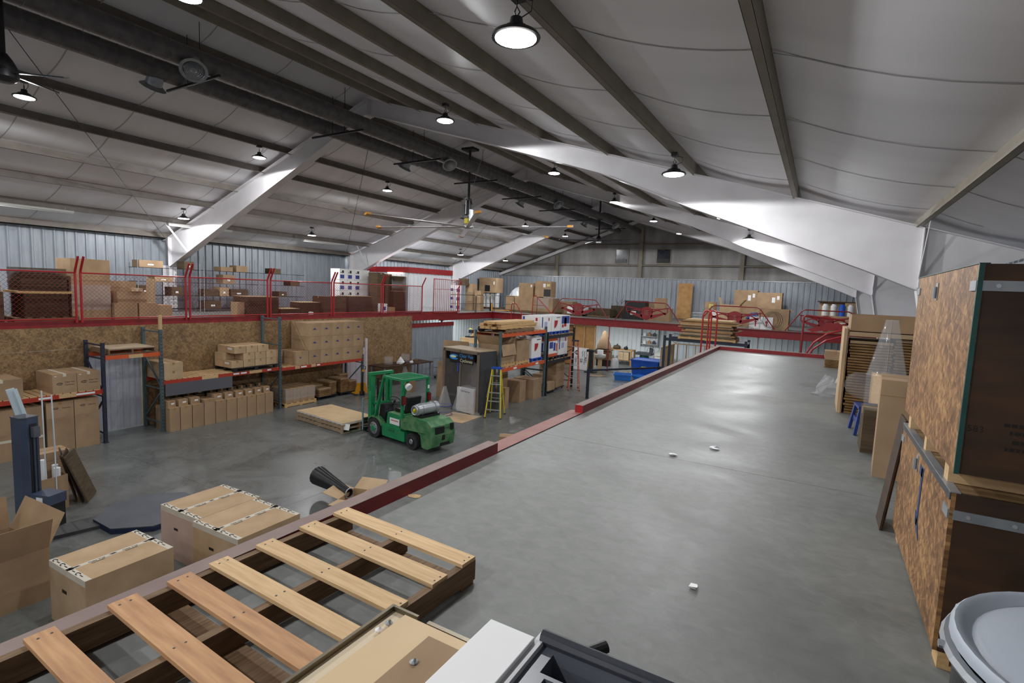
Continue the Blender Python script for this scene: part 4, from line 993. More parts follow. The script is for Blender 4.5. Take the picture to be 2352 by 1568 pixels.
    for y in (-.25, .2): MB().tube([(-1.72+.166*math.cos(a), y, 1.1+.166*math.sin(a)) for a in [k*2*math.pi/20 for k in range(20)]], .012, 5, closed=True).build('tank_strap', STEEL, tk)
    MB().tube([(-1.72+.12*math.cos(a), .41, 1.1+.12*math.sin(a)) for a in [k*2*math.pi/20 for k in range(20)]], .02, 6, closed=True).build('tank_collar', TANKM, tk)
    MB().cone((-1.72, .38, 1.1), (-1.72, .44, 1.12), .035, n=10).cone((-1.72, .38, 1.06), (-1.72, .46, 1.06), .018, n=8).build('valve', YEL, tk)
    MB().box(-1.9, -1.54, -.36, .32, .88, .95).build('tank_cradle', BLACKM, t)
    MB().tube([(.6, .52, .12), (.9, .7, .03), (1.3, .75, .02), (1.6, .72, .06)], .012, 6).build('strap', GREEND, t)
forklift()
# pallets with cardboard sheet in front of the forks
RZP = math.radians(-6)
LW = mat('grey_pallet_wood', S(150, 128, 102), S(172, 150, 124), 4, .75, stretch=(1, 12, 12), objvar=.08)
pallet((-13.16, 11.5, 0), 2.45, 1.3, 'long lower pallet lying in front of the forklift', RZP, m=LW, along='x', nb=12)
pallet((-13.16, 11.5, .13), 2.45, 1.3, 'long upper pallet stacked in front of the forklift', RZP, m=LW, along='x', nb=12)
t = sheets((-13.16, 11.5, .262), 2.42, 1.28, .05, 'large pale cardboard sheets on the stacked long pallets', RZP, lt=.012, jit=.008, m=PAPER, top=CBP)
tag(MB().box(-.1, .1, -.09, .09, 0, .004).box(-.03, .03, -.03, .03, .004, .006).build('white_tag', PAPER, None, (-11.95, 10.83, .2), .3), 'small white tag hanging at the near corner of the long pallets', 'tag').rotation_euler[0] = 1.2
# ------------------------------------------------------------------ display booth, floor goods
def booth():
    w, d, h = 1.82, .9, 2.29
    t = thing('display_booth', 'dark grey display booth with blue cyclone sign and glass front', 'booth', (-11.0, 15.8, 0), math.radians(-9))
    x0, x1, y0, y1 = -w/2, w/2, -d/2, d/2
    MB().box(x1-.03, x1, y0, y1, 0, h-.03).build('side_panel', DGREY, t); MB().box(x0, x0+.03, y0, y1, 0, h-.03).build('side_panel', DGREY, t)
    MB().box(x0, x1, y1-.03, y1, 0, h-.03).build('back_panel', mat('booth_back', S(150, 140, 132), S(160, 150, 142), 3, .6), t)
    MB().box(x0-.01, x1+.01, y0-.02, y1, h-.03, h).build('roof_panel', mat('booth_top', S(164, 146, 120), S(172, 154, 128), 3, .6), t)
    FRM = mat('booth_frame', S(112, 100, 88), S(122, 110, 98), 4, .5)
    for x in (x0, -.06, x1-.1): MB().box(x, x+.1 if x != -.06 else x+.07, y0-.03, y0+.03, .0, h-.03).build('front_post', FRM, t)
    MB().box(x0, x1, y0-.03, y0+.03, 0, .1).build('sill', DGREY, t); MB().box(x0, x1, y0-.03, y0+.03, h-.13, h-.03).build('front_rail', FRM, t)
    for a, b in ((x0+.1, -.06), (.01, x1-.1)): MB().box(a, b, y0, y0+.006, .1, h-.42).build('glass_pane', GLASS, t)
    sg = MB().box(x0+.38, x1-.3, y0-.05, y0-.02, h-.5, h-.13).build('sign_board', BLACK, t)
    text('Clear Vue', .17, mat('sign_blue', S(60, 150, 220)), sg, (.3, y0-.052, h-.24)); text('Cyclones', .17, mat('sign_cream', S(226, 230, 190)), sg, (.3, y0-.052, h-.41))  # plain blue and cream lettering, not emissive
    q = MB(); n = 24
    for k in range(n):
        a, b = math.radians(30+k*300/n), math.radians(30+(k+1)*300/n); f = lambda th, r, s: (-.32+r*math.cos(th), y0-.052, h-.31+s*math.sin(th))
        q.poly([f(a, .24, .1), f(b, .24, .1), f(b, .16, .045), f(a, .16, .045)])
    q.build('sign_swirl', mat('swirl_blue', S(40, 140, 220)), sg)
    q = MB(); q.poly([(-.36+.15*math.cos(k*.3142), y0-.053, h-.3+.045*math.sin(k*.3142)) for k in range(20)]); q.build('sign_swirl', mat('swirl_cream', S(220, 230, 190)), sg)
    cb = MB().box(-.05, .78, y0-.12, y1-.4, .04, .92).build('machine_cabinet', WHITE, t)
    text('Clear Vue', .07, INK, cb, (.45, y0-.125, .8))
    q = MB()
    for k in range(n):
        a, b = math.radians(30+k*300/n), math.radians(30+(k+1)*300/n); f = lambda th, r, s: (.22+r*math.cos(th), y0-.125, .8+s*math.sin(th)); q.poly([f(a, .07, .03), f(b, .07, .03), f(b, .045, .012), f(a, .045, .012)])
    q.build('emblem', INK, cb)
    MB().box(.25, .75, y0+.3, y0+.34, .95, 1.75).build('grey_panel', mat('inner_grey', S(120, 116, 116), rough=.6), t)
    MB().box(x0+.1, x0+.45, y0+.02, y0+.2, 1.3, 1.7).build('black_box', BLACK, t)
    MB().box(-.16, -.09, y0-.04, y0-.02, 1.45, 1.8).build('blue_tag', INKB, t)
    MB().box(x0+.12, -.1, y0+.08, y0+.4, .5, .56).build('inner_shelf', DGREY, t)
booth()
def cone_cyclone(loc, r0, r1, h, base, label, ring=None, hb=.0):
    t = thing('acrylic_cyclone', label, 'acrylic part', loc)
    MB().shell([(r0, base), (r1, h), (r1-.004, h), (r0-.004, base)], 28).build('cone_shell', CLEAR, t, smooth=True)
    b = MB()
    b.shell([(r0, .0), (r0, base)], 28).build('cylinder_shell', CLEAR, t, smooth=True)
    MB().tube([((r0)*math.cos(k*2*math.pi/28), (r0)*math.sin(k*2*math.pi/28), base) for k in range(28)], .012, 6, closed=True).build('flange_ring', ring or CLEAR, t)
    MB().tube([((r0+.02)*math.cos(k*2*math.pi/28), (r0+.02)*math.sin(k*2*math.pi/28), .01) for k in range(28)], .01, 6, closed=True).build('foot_ring', ring or CLEAR, t)
    MB().tube([(r1*math.cos(k*2*math.pi/16), r1*math.sin(k*2*math.pi/16), h) for k in range(16)], .008, 6, closed=True).build('outlet_ring', CLEAR, t)
    MB().bar((0, -r0+.002, base), (0, -r1+.002, h), .012, .004).build('seam_strip', ALU, t)
    return t
tag(MB().prism([tuple(gp(*p, 0)) for p in ((998, 962), (1062, 972), (1107, 956), (1040, 946))], (0, 0, .008)).build('cardboard_sheet', CBL), 'flat cardboard sheet on the floor under the clear cyclones', 'cardboard')
cone_cyclone((-11.2, 14.6, .008), .26, .06, 1.0, .33, 'clear acrylic cyclone with blue ring standing before the booth', INKB)
cone_cyclone((-10.6, 14.7, .008), .26, .06, 1.0, .3, 'clear acrylic cyclone without coloured ring before the booth', None)
t = thing('acrylic_ring', 'loose clear acrylic ring lying on the cardboard sheet', 'acrylic part', (-10.15, 15.0, .01)); MB().shell([(.16, 0), (.16, .12), (.155, .12), (.155, 0)], 20).build('ring_wall', CLEAR, t); MB().tube([(.17*math.cos(k*.3142), .17*math.sin(k*.3142), .06) for k in range(20)], .008, 5, closed=True).build('ring_flange', CLEAR, t)
# cardboard sheets leaning on the booth's left side
for i, (a, y, w, h, l) in enumerate(((-12.3, 16.6, 1.1, 2.4, 'tall'), (-13.0, 17.1, .9, 1.45, 'short'), (-12.1, 16.0, .5, 2.2, 'narrow'))):
    tag(MB().cbox(0, 0, h/2, w, .02, h, rx=-.08, rz=0).cbox(0, .021, h/2, w-.02, .014, h-.03, rx=-.08).build('cardboard_sheet', CB, None, (a, y, 0), math.radians((10, 16, 55)[i])), '%s brown cardboard sheet leaning left of the display booth' % l, 'cardboard')
# ------------------------------------------------------------------ step ladders
def ladder(loc, rz, h, w0, w1, spread, n, mrail, mtop, label):
    t = thing('step_ladder', label, 'ladder', loc, rz)
    for s in (-1, 1):
        MB().bar((s*w0/2, -spread*.55, 0), (s*w1/2, -.04, h-.05), .035, .075, up=(0, 1, 0)).build('front_rail', mrail, t)
        MB().bar((s*w0/2*.95, spread*.45, 0), (s*w1/2*.95, .06, h-.08), .028, .05, up=(0, 1, 0)).build('rear_rail', mrail, t)
        MB().bar((s*w0*.42, -spread*.3, h*.45), (s*w0*.42, spread*.25, h*.45), .006, .02).build('spreader', BLACKM, t)
        for y in (-spread*.55, spread*.45): MB().box(s*w0/2-.03, s*w0/2+.03, y-.045, y+.045, 0, .03).build('foot', RUBBER, t)
    for k in range(n):
        z = h*(k+1)/(n+1); f = z/h; w = w0+(w1-w0)*f; y = -spread*.55+(spread*.55-.04)*f
        MB().box(-w/2, w/2, y-.045, y+.04, z-.012, z+.012).build('step', ALU, t)
        if k % 2: 
            y2 = spread*.45+(.06-spread*.45)*f; MB().bar((-w*.46, y2, z), (w*.46, y2, z), .02).build('rear_brace', ALU, t)
    MB().box(-w1/2-.03, w1/2+.03, -.1, .12, h-.06, h).build('top_cap', mtop, t)
    MB().bar((-w0/2*.86-.018, -spread*.42, h*.4), (-w1/2*1.1-.02, -spread*.16, h*.8), .002, .05, up=(0, 1, 0)).build('decal', PAPER, t)
ladder((-9.7, 15.62, 0), math.radians(20), 1.75, .56, .3, .8, 5, YEL, BLUE, 'yellow step ladder with blue cap leaning open beside the booth')
ladder((-9.66, 22.35, 0), math.radians(28), 2.3, .5, .26, .8, 7, OLAD, NAVY, 'orange step ladder standing at the end of the middle rack')
# ------------------------------------------------------------------ middle rack
MXF, MXB = -9.95, -11.05
def mid_rack(ys, hts, mp, mb, label, beams):
    t = thing('pallet_rack', label, 'rack')
    for y, h in zip(ys, hts):
        for x in (MXF, MXB):
            MB().box(x-.04, x+.04, y-.04, y+.04, 0, h).box(x-.07, x+.07, y-.06, y+.06, 0, .008).build('post', mp, t)
        z = .3
        while z < h: MB().bar((MXF, y, z), (MXB, y, z), .03).build('brace', mp, t); z += .8
        MB().bar((MXF, y, .35), (MXB, y, 1.05), .03).bar((MXB, y, 1.15), (MXF, y, 1.85), .03).build('diagonal_brace', mp, t)
    for z in beams:
        for x in (MXF, MXB): MB().box(x-.025, x+.025, ys[0]+.04, ys[1]-.04, z-.13, z).build('beam', mb, t)
        y = ys[0]+.1
        while y < ys[1]-.15: MB().box(MXB, MXF, y, y+.12, z, z+.018).build('deck_board', PINE, t); y += .35
    return t
r1 = mid_rack((16.2, 19.85), (2.96, 3.0), SLATE, ORANGE, 'orange beam pallet rack in the middle of the floor behind the yellow ladder', (1.58, 2.87))
for y in (17.3, 19.1): MB().box(MXF+.026, MXF+.03, y-.12, y+.12, 1.48, 1.55).build('beam_label', PAPER, r1)
r2 = mid_rack((20.05, 22.8), (2.75, 2.85), BLACKM, BLACKM, 'black pallet rack bay behind the orange ladder', (1.5, 2.6))
# lumber on top
t = pallet((-10.5, 17.6, 2.89), 1.2, 2.2, 'pallet under the lumber stack on top of the middle rack', m=OLDW)
r = random.Random(9)
for k in range(3):
    for i in range(5):
        if k == 2 and i == 0: continue
        L = r.uniform(2.3, 2.9); tag(MB().cbox(0, 0, .045, .19, L, .085).cbox(0, 0, .0885, .18, L-.01, .002).build('timber_board', PINEY, None, (-10.95+i*.21, 17.75+r.uniform(-.2, .2), 3.022+k*.092), r.uniform(-.02, .02)), 'pine board in the lumber stack on the middle rack, %s layer, %s from the back' % (('bottom', 'middle', 'top')[k], ORD[i]), 'lumber', 'lumber on the middle rack')
tag(MB().lathe([(0, 0), (.1, .01), (.15, .1), (.13, .2), (0, .22)], 12).build('black_bag', BLACK, None, (-10.9, 16.35, 2.89)), 'small round black object at the near end of the lumber stack', 'bag')
# shelf 1.58
pallet((-10.5, 16.85, 1.6), 1.05, 1.05, 'pallet under the torn open box on the middle rack', m=PINEY, nb=5)
t = open_carton((-10.5, 16.85, 1.73), 1.0, 1.0, .72, 'open carton with a flap hanging down on the middle rack', flaps=(('+x', 168), ('-x', 20), ('-y', 35), ('+y', 10)), fl=.42)
pallet((-10.5, 18.0, 1.6), 1.05, 1.05, 'pallet under the tall open box on the middle rack', m=PINEY, nb=5)
t = open_carton((-10.5, 18.02, 1.73), 1.0, 1.0, .8, 'tall open carton in the middle of the rack shelf', flaps=())
def bin_box(loc, w, d, h, label, kind):
    t = open_carton(loc, w, d, h, label, flaps=(), m=PAPER, name='printed_bin')
    def on(face, u0, u1, v0, v1, m, nm='print'): patch(t, face, u0, u1, v0, v1, m, nm, .003)
    if kind == 'melon':
        for face in ('+x', '-y'):
            q = MB(); g = MB(); R_ = min(w, d)*.36; u = (-.1, .5)
            P = lambda a, rr: ((w/2+.004, -R_*.6+rr*math.cos(a), h*.7-rr*math.sin(a)) if face == '+x' else (-R_*.6+rr*math.cos(a), -d/2-.004, h*.7-rr*math.sin(a)))
            an = [k*math.pi/2/12 for k in range(13)]
            q.poly([P(0, 0)]+[P(a, R_) for a in an]); q.build('melon_flesh', INKR, t)
            for a, b in zip(an[:-1], an[1:]): g.poly([P(a, R_*1.04), P(b, R_*1.04), P(b, R_*1.1), P(a, R_*1.1)])
            g.build('melon_rind', mat('rind%d' % len(bpy.data.materials), S(196, 190, 130)), t)
            on(face, .5, .9, .86, .9, INK, 'lettering_line')
    elif kind == 'blue':
        for face in ('+x', '-y'): on(face, .05, .95, .45, .95, INKB); on(face, .35, .6, .25, .85, INKR); on(face, .1, .3, .2, .4, INKR)
    elif kind == 'orange':
        for face in ('+x', '-y'): on(face, 0, 1, .86, 1, ORANGE); on(face, 0, 1, .0, .16, ORANGE); on(face, .2, .55, .45, .8, INKB); on(face, .6, .8, .3, .75, INKB); on(face, .85, .98, .25, .7, ORANGE)
    else:
        for face in ('+x', '-y'): on(face, .05, .15, .3, .95, INKB); on(face, .3, .6, .35, .65, mat('pale_blue%d' % len(bpy.data.materials), S(170, 176, 210))); on(face, .7, .8, .7, .9, INKR)
    return t
plastic_pallet((-10.45, 19.2, 1.6), .95, .95, 'blue plastic pallet under the melon bin on the middle rack', BLUE)
bin_box((-10.45, 19.2, 1.73), .85, .85, .85, 'white bin with red melon slice print on the middle rack shelf', 'melon')
plastic_pallet((-10.5, 20.65, 1.52), 1.05, 1.0, 'dark pallet under the orange and blue bin', BLACK)
bin_box((-10.5, 20.65, 1.65), 1.0, 1.0, .8, 'orange and blue printed bin on the black rack', 'orange')
plastic_pallet((-10.5, 21.8, 1.52), 1.05, 1.0, 'navy pallet under the white bin by the orange ladder', NAVY)
bin_box((-10.5, 21.8, 1.65), .95, .95, .85, 'white bin with pale blue print on the black rack by the ladder', 'plain')
for i, (y, k) in enumerate(((20.0, 'plain'), (20.98, 'melon'), (21.95, 'blue'))):
    plastic_pallet((-10.5, y, 2.62), .95, .92, 'blue pallet on top of the black rack, %s from left' % ORD[i], BLUE, group='blue pallets on top')
    bin_box((-10.5, y, 2.75), .95, .92, .68, ('white bin with blue lettering on top of the black rack', 'white bin with red melon slice on top of the black rack', 'blue printed bin with red melon on top of the black rack')[i], k)
# under middle rack
for i, (x, y, w, d, h) in enumerate(((-10.25, 16.55, .35, .3, .82), (-10.12, 16.85, .3, .28, .8), (-10.5, 18.3, .8, .5, .86), (-10.45, 19.35, .95, .75, .82), (-10.9, 17.4, .5, 1.2, 1.2))):
    carton((x, y, 0), w, d, h, 'floor carton under the middle rack, %s from the yellow ladder' % ORD[i], group='floor cartons under middle rack')
dolly(-10.4, 20.75, .8, .8, 'dark dolly under the low carton pile by the middle rack')
carton((-10.4, 20.75, .13), .75, .75, .35, 'low brown carton on the dolly under the black rack'); carton((-10.7, 20.9, .48), .45, .5, .3, 'smaller carton on the low brown one under the black rack')
dolly(-10.55, 21.85, .9, .9, 'dark dolly under the tall carton pile by the orange ladder')
for k in range(4): carton((-10.55, 21.85, .13+k*.3), .85, .9, .295, 'flat brown carton piled beside the orange ladder, %s from below' % ORD[k], group='carton pile by orange ladder')
# navy rack end frame standing free near the mezzanine edge
t = thing('rack_frame', 'navy rack post and rail standing at the mezzanine curb', 'rack frame', (0, 0, 0)); a = gp(1348, 915, 0)
MB().box(a.x-.05, a.x+.05, a.y-.05, a.y+.05, 0, 1.28).build('post', NAVY, t)
MB().bar((a.x, a.y, 1.22), (-6.1, 24.0, 1.22), .05, .08).build('rail', NAVY, t); MB().box(-6.15, -6.05, 23.95, 24.05, 0, 1.28).build('post', NAVY, t)
# ------------------------------------------------------------------ work table at the partition end, cage cart
t = thing('work_table', 'dark topped work table with acrylic parts by the partition end', 'table', (-16.55, 18.3, 0), math.radians(86))
MB().box(-1.55, 1.55, -.5, .5, .86, .9).build('table_top', PLYD, t)
for x in (-1.45, 1.45):
    for y in (-.42, .42): MB().box(x-.03, x+.03, y-.03, y+.03, 0, .86).build('leg', STEEL, t)
MB().box(-1.45, 1.45, -.02, .02, .2, .24).build('stretcher', STEEL, t)
for i, (x, y, l) in enumerate(((-16.75, 17.6, 'left'), (-16.9, 18.9, 'right'))):
    t = thing('acrylic_cylinder', 'clear acrylic cylinder on the work table, the %s one' % l, 'acrylic part', (x, y, .9)); MB().shell([(.2, 0), (.2, .32), (.195, .32), (.195, 0)], 20).build('cylinder_wall', CLEAR, t); MB().tube([(.2*math.cos(k*.3142), .2*math.sin(k*.3142), .32) for k in range(20)], .01, 5, closed=True).build('rim', CLEAR, t)
t = thing('plastic_bag', 'crumpled white plastic bag on the work table', 'bag', (-16.35, 17.95, .9)); q = MB(); rr = random.Random(2)
q.lathe([(0, 0), (.14, .02), (.18, .1), (.1, .22), (.05, .3), (0, .33)], 9); q.v = [(x+rr.uniform(-.03, .03), y+rr.uniform(-.03, .03), z) for x, y, z in q.v]; q.build('bag_skin', PAPER, t); MB().cbox(.02, 0, .33, .04, .05, .05).build('knot', PAPER, t)
for i, (x, y) in enumerate(((-16.5, 18.35), (-16.35, 18.7), (-16.6, 19.3))):
    tag(MB().lathe([(0, 0), (.09, 0), (.09, .06), (.05, .09), (0, .09)], 12).cone((0, 0, .08), (.06, .02, .14), .015, n=6).build('small_part', (BLACK, PAPER, OLDW)[i], None, (x, y, .9)), '%s small part lying on the work table' % ('black', 'white', 'brown')[i], 'part')
cone_cyclone((-16.2, 18.1, 0), .22, .07, .8, .25, 'pale acrylic cone standing on the floor under the work table')
t = thing('cage_cart', 'grey wire cage cart beside the ribbed metal room', 'cart', (-15.9, 21.3, 0), .1)
for z in (.12, .55, 1.0): MB().tube([(-.45, -1.1, z), (.45, -1.1, z), (.45, 1.1, z), (-.45, 1.1, z)], .02, 6, closed=True).build('cage_rail', STEEL, t)
for x in (-.45, .45):
    for y in (-1.1, 0, 1.1): MB().cone((x, y, .1), (x, y, 1.0), .018, n=6).build('cage_post', STEEL, t)
MB().box(-.44, .44, -1.08, 1.08, .12, .14).build('cage_floor', DGREY, t)
for x in (-.38, .38):
    for y in (-1, 1): MB().cone((x-.02, y, .05), (x+.02, y, .05), .05, n=12).build('caster', RUBBER, t)
for i in range(8): MB().cone((.45, -1.0+i*.28, .12), (.45, -1.0+i*.28, 1.0), .005, n=5).build('wire', STEEL, t)
carton((-14.9, 16.9, 0), .4, .4, .5, 'small brown carton on the floor behind the forklift')
# open carton with dark ribbed cone near the mezzanine edge
t = open_carton((-7.6, 7.25, 0), .6, .62, .3, 'open carton with spread flaps on the floor below the curb', rz=math.radians(18), flaps=(('+x', 88), ('-x', 75), ('+y', 70), ('-y', 85)), fl=.36, m=CBL)
carton((-7.45, 7.4, .008), .22, .22, .36, 'small brown carton inside the open carton with flaps', .3)
t = thing('ribbed_cone', 'dark navy ribbed plastic cone leaning on the open carton', 'plastic cone', (-7.85, 7.2, .3))
d = Vector((-1.08, .12, .1)); q = MB()
q.cone((0, 0, 0), d, .075, .19, 24, cap=False); q.cone(d*.94, d, .185, .195, 24, cap=False).build('cone_wall', BLACKM, t, smooth=True)
for k in range(16):
    a = k*2*math.pi/16; n1 = d.normalized(); u = n1.cross(Vector((0, 0, 1))).normalized(); v = u.cross(n1); e = u*math.cos(a)+v*math.sin(a)
    MB().bar(e*.075, d+e*.195, .014, .014, up=tuple(e)).build('rib', BLACKM, t)
MB().tube([(.1*math.cos(k*.5236)*0+.0, .1*math.cos(k*.5236), .1*math.sin(k*.5236)) for k in range(12)], .015, 5, closed=True).build('steel_collar', STEEL, t)
a = gp(1160, 1018, 0); t = carton((a.x, a.y+.1, 0), .45, .35, .22, 'small worn brown carton on the floor below the curb gap', .5)
# ------------------------------------------------------------------ far mezzanine railings
FZ = 3.0
def flame_rail(x0, x1, label, txt, zb=1.1):
    t = thing('guard_rail', label, 'railing', (x0, 29.0, FZ), group='red railings with flame panels'); L = x1-x0
    a, b = .75, L-.8
    MB().tube([(0, 0, .02), (a-.08, 0, zb-.07), (a+.06, 0, zb), (b-.06, 0, zb-.01), (b+.08, 0, zb-.08), (L, 0, .05)], .028, 8).build('top_tube', RED, t)
    MB().tube([(a*.75, 0, zb*.76), (a+.2, 0, zb*.72), ((a+b)/2, 0, zb*.5), (b-.1, 0, zb*.7), (b+.25, 0, zb*.74)], .018, 6).build('mid_tube', RED, t)
    c = (a+b)/2; hw = (b-a)/2+.15
    p = MB()
    top = [(-1, .78), (-.75, .74), (-.45, .66), (-.25, .72), (0, .78), (.25, .72), (.45, .66), (.75, .74), (1, .76)]
    bot = [(-1, .5), (-.7, .36), (-.35, .18), (0, .1), (.35, .18), (.7, .36), (1, .5)]
    def strip(f0, f1, n=10):   # plate between two curves
        for i in range(n):
            s0, s1 = i/n, (i+1)/n; A, B, C, D_ = f0(s0), f0(s1), f1(s1), f1(s0)
            p.prism([(c+A[0]*hw, -.006, A[1]*zb), (c+B[0]*hw, -.006, B[1]*zb), (c+C[0]*hw, -.006, C[1]*zb), (c+D_[0]*hw, -.006, D_[1]*zb)], (0, .012, 0))
    # centre shield and flame tongues on both sides
    strip(lambda s: (-.28+.56*s, .66+.12*math.sin(s*math.pi)), lambda s: (-.28+.56*s, .3-.2*math.sin(s*math.pi)))
    for sg in (-1, 1):
        strip(lambda s: (sg*(.25+.75*s), .68+.1*s*s), lambda s: (sg*(.25+.75*s), .62+.12*s*s))
        strip(lambda s: (sg*(.25+.65*s), .54+.1*math.sin(s*4)), lambda s: (sg*(.25+.65*s), .46+.12*math.sin(s*4)+.02*s))
        strip(lambda s: (sg*(.2+.72*s), .36+.18*s), lambda s: (sg*(.2+.72*s), .16+.3*s))
        strip(lambda s: (sg*(.94+.04*s), .5), lambda s: (sg*(.94+.04*s), .76), 1)
    p.build('flame_plate', REDB if 0 else RED, t)
    text(txt, .36, mat('cutout_shade%d' % len(bpy.data.materials), S(120, 100, 84)), t, (c, -.012, zb*.46))
flame_rail(-14.3, -10.6, 'red flame-cut guard rail on the far mezzanine, left of three', 'RS')
flame_rail(-10.15, -6.5, 'red flame-cut guard rail on the far mezzanine, middle of three', 'IE')
flame_rail(-5.6, -1.9, 'red flame-cut guard rail on the far mezzanine behind the sheet stack', 'S')
flame_rail(-1.45, 2.0, 'red flame-cut guard rail on the far mezzanine at the right column', 'S')
# stair hoops at the rail's left end
for i, (x, y, h, w) in enumerate(((-15.6, 29.1, 1.25, .35), (-16.9, 28.7, 1.0, .4))):
    t = thing('stair_rail', 'red tubular stair handrail at the far mezzanine, %s' % ('taller one' if i == 0 else 'lower one'), 'railing', (x, y, FZ-.1 if i == 0 else FZ-.35))
    MB().tube([(0, 0, 0), (0, 0, h-.1), (.08, 0, h), (.22, 0, h+.02), (w, 0, h-.1), (w+1.5*(1-i*.45), -.3, -.1)], .028, 8).build('rail_tube', REDB, t)
    if i == 0: MB().cone((w-.05, 0, h-.05), (w-.05, 0, 0), .02, n=6).cone((0, 0, h*.55), (w+.5, 0, h*.55), .016, n=6).build('baluster', RED, t)
# thin dark pipe rails along the left walkway
for i, (a, b) in enumerate((((-18.45, 23.5), (-18.45, 26.9)), ((-18.45, 27.0), (-18.45, 28.9)), ((-18.4, 29.0), (-16.9, 29.0)))):
    t = thing('pipe_rail', 'thin dark pipe railing on the far walkway, %s from the gate' % ORD[i], 'railing', (a[0], a[1], FZ), group='dark pipe railings'); v = Vector((b[0]-a[0], b[1]-a[1], 0))
    MB().tube([(0, 0, 0), (0, 0, 1.02), v*.04+Vector((0, 0, 1.07)), v*.96+Vector((0, 0, 1.07)), v+Vector((0, 0, 1.02)), v], .018, 6).build('hoop', BLACKM, t)
    MB().cone((0, 0, .55), v+Vector((0, 0, .55)), .014, n=6).build('mid_rail', BLACKM, t)
# ------------------------------------------------------------------ goods on the far mezzanine
def fbox(px0, px1, pyt, pyb, Y, d, label, z=None, **k):
    a = yp(px0, pyb, Y); b = yp(px1, pyt, Y); zz = FZ if z is None else z
    h = max(.1, b.z-zz) if z is None else b.z-a.z
    return carton(((a.x+b.x)/2, Y+d/2, zz), abs(b.x-a.x), d, h, label, **k)
for k in range(3):
    t = carton((-20.6, 27.6, FZ+k*.55), .6, .6, .54, 'white printed carton beyond the gate, %s from below' % ORD[k], group='white cartons beyond the gate', m=PAPER, tape=None); patch(t, '+x', .2, .7, .2, .6, INKB, 'print'); patch(t, '-y', .2, .7, .3, .6, INKB, 'print')
for k in range(3):
    carton((-20.4, 29.2, FZ+k*.6), .55, .55, .58, 'brown carton behind the white ones beyond the gate, %s from below' % ORD[k], group='brown cartons beyond the gate')
    carton((-19.8, 29.3, FZ+k*.45), .5, .4, .44, 'narrow brown carton in the column beyond the gate, %s from below' % ORD[k], group='narrow cartons beyond the gate')
carton((-20.6, 28.6, FZ+1.65), .5, .5, .45, 'dark top carton beyond the gate', m=CBD)
pallet((-21.6, 33.6, FZ), 1.6, 1.4, 'pallet under the white rolls in the far left corner', m=OLDW)
for i in range(4): tag(MB().cone((0, 0, 0), (0, 0, 1.05), .18, n=16).cone((0, 0, 1.05), (0, 0, 1.07), .06, n=10).build('plastic_roll', WHITE, None, (-22.1+i*.38, 33.4, FZ+.13)), 'white upright plastic roll under the big brown box, %s from left' % ORD[i], 'roll', 'white rolls')
t = carton((-21.6, 33.5, FZ+1.21), 1.5, 1.0, 1.1, 'big brown box with dark opening on the white rolls'); patch(t, '-y', .35, .65, .08, .5, BLACK, 'opening', .004); patch(t, '-y', .85, .92, .55, .75, PAPER)
pallet_jack((-19.2, 29.9, FZ), math.radians(120), 'yellow pallet jack on the far walkway beside the long box')
pallet((-17.6, 31.6, FZ), 2.6, 1.1, 'pallet under the long brown box on the far mezzanine', m=OLDW, along='x')
carton((-17.6, 31.6, FZ+.13), 2.4, 1.0, .95, 'long brown box on the far mezzanine behind the pipe rails')
pallet((-15.6, 31.2, FZ), 1.6, 1.1, 'pallet under the brown box behind the stair handrail', m=OLDW, along='x')
t = carton((-15.75, 31.2, FZ+.13), 1.5, 1.0, .9, 'brown box with film behind the red stair handrail'); film(t, .9, 1.02, .2, .9)
t = carton((yp(1208, 668, 31.35).x, 31.8, FZ+1.082), 1.1, .9, .9, 'brown box with small white label on the long box, left of two'); patch(t, '-y', .82, .92, .7, .88, PAPER)
t = carton((yp(1245, 668, 31.2).x, 31.7, FZ+1.082), 1.12, 1.0, 1.05, 'brown box with square black hole on the long box, right of two', rz=math.radians(8)); patch(t, '-y', .55, .98, .05, .5, BLACK, 'opening', .004); patch(t, '-y', .5, .65, .62, .85, PAPER); patch(t, '-y', .72, .92, .68, .84, mat('yellow_note', S(210, 196, 130)))
t = thing('plastic_wrap', 'shiny crumpled white plastic wrap heap behind the long box', 'plastic', (-19.6, 34.4, FZ)); q = MB().lathe([(0, 1.75), (.3, 1.65), (.55, 1.4), (.75, 1.05), (.8, .6), (.75, 0)], 18); rr = random.Random(4); q.v = [(x+rr.uniform(-.06, .06), y+rr.uniform(-.06, .06), z) for x, y, z in q.v]; q.build('wrap_skin', mat('wrap_white', S(214, 218, 224), rough=.25, alpha=.8), t); MB().box(-.4, .4, -.4, .4, 0, 1.0).build('wrapped_box', CB, t)
pallet((-13.6, 31.3, FZ), 1.3, 1.1, 'pallet under the white box behind the left flame rail', m=OLDW, along='x')
carton((-13.4, 31.1, FZ+.13), 1.1, .8, .55, 'low white box behind the left flame rail', m=PAPER, tape=None)
carton((-15.0, 32.9, FZ), 1.2, .8, .85, 'brown box half hidden left of the flame rail')
pallet((-11.9, 31.4, FZ), 1.5, 1.0, 'pallet with dark goods behind the flame rail letters', m=OLDW, along='x')
carton((-11.9, 31.4, FZ+.13), 1.4, .9, .42, 'flat dark carton on the pallet behind the flame rail', m=CBD); carton((-11.0, 32.2, FZ), .9, .7, .75, 'dark carton between the left and middle flame rails', m=CBD)
t = carton((-9.7, 31.5, FZ), 1.25, .8, 1.12, 'big black carton with white paper note between the flame rails', m=BLACK, tape=None); patch(t, '-y', .3, .58, .25, .45, PAPER, 'note')
t = thing('scrap_wire', 'tangle of thin dark wires standing in front of the black carton', 'wire', (-10.4, 30.6, FZ)); rr = random.Random(8)
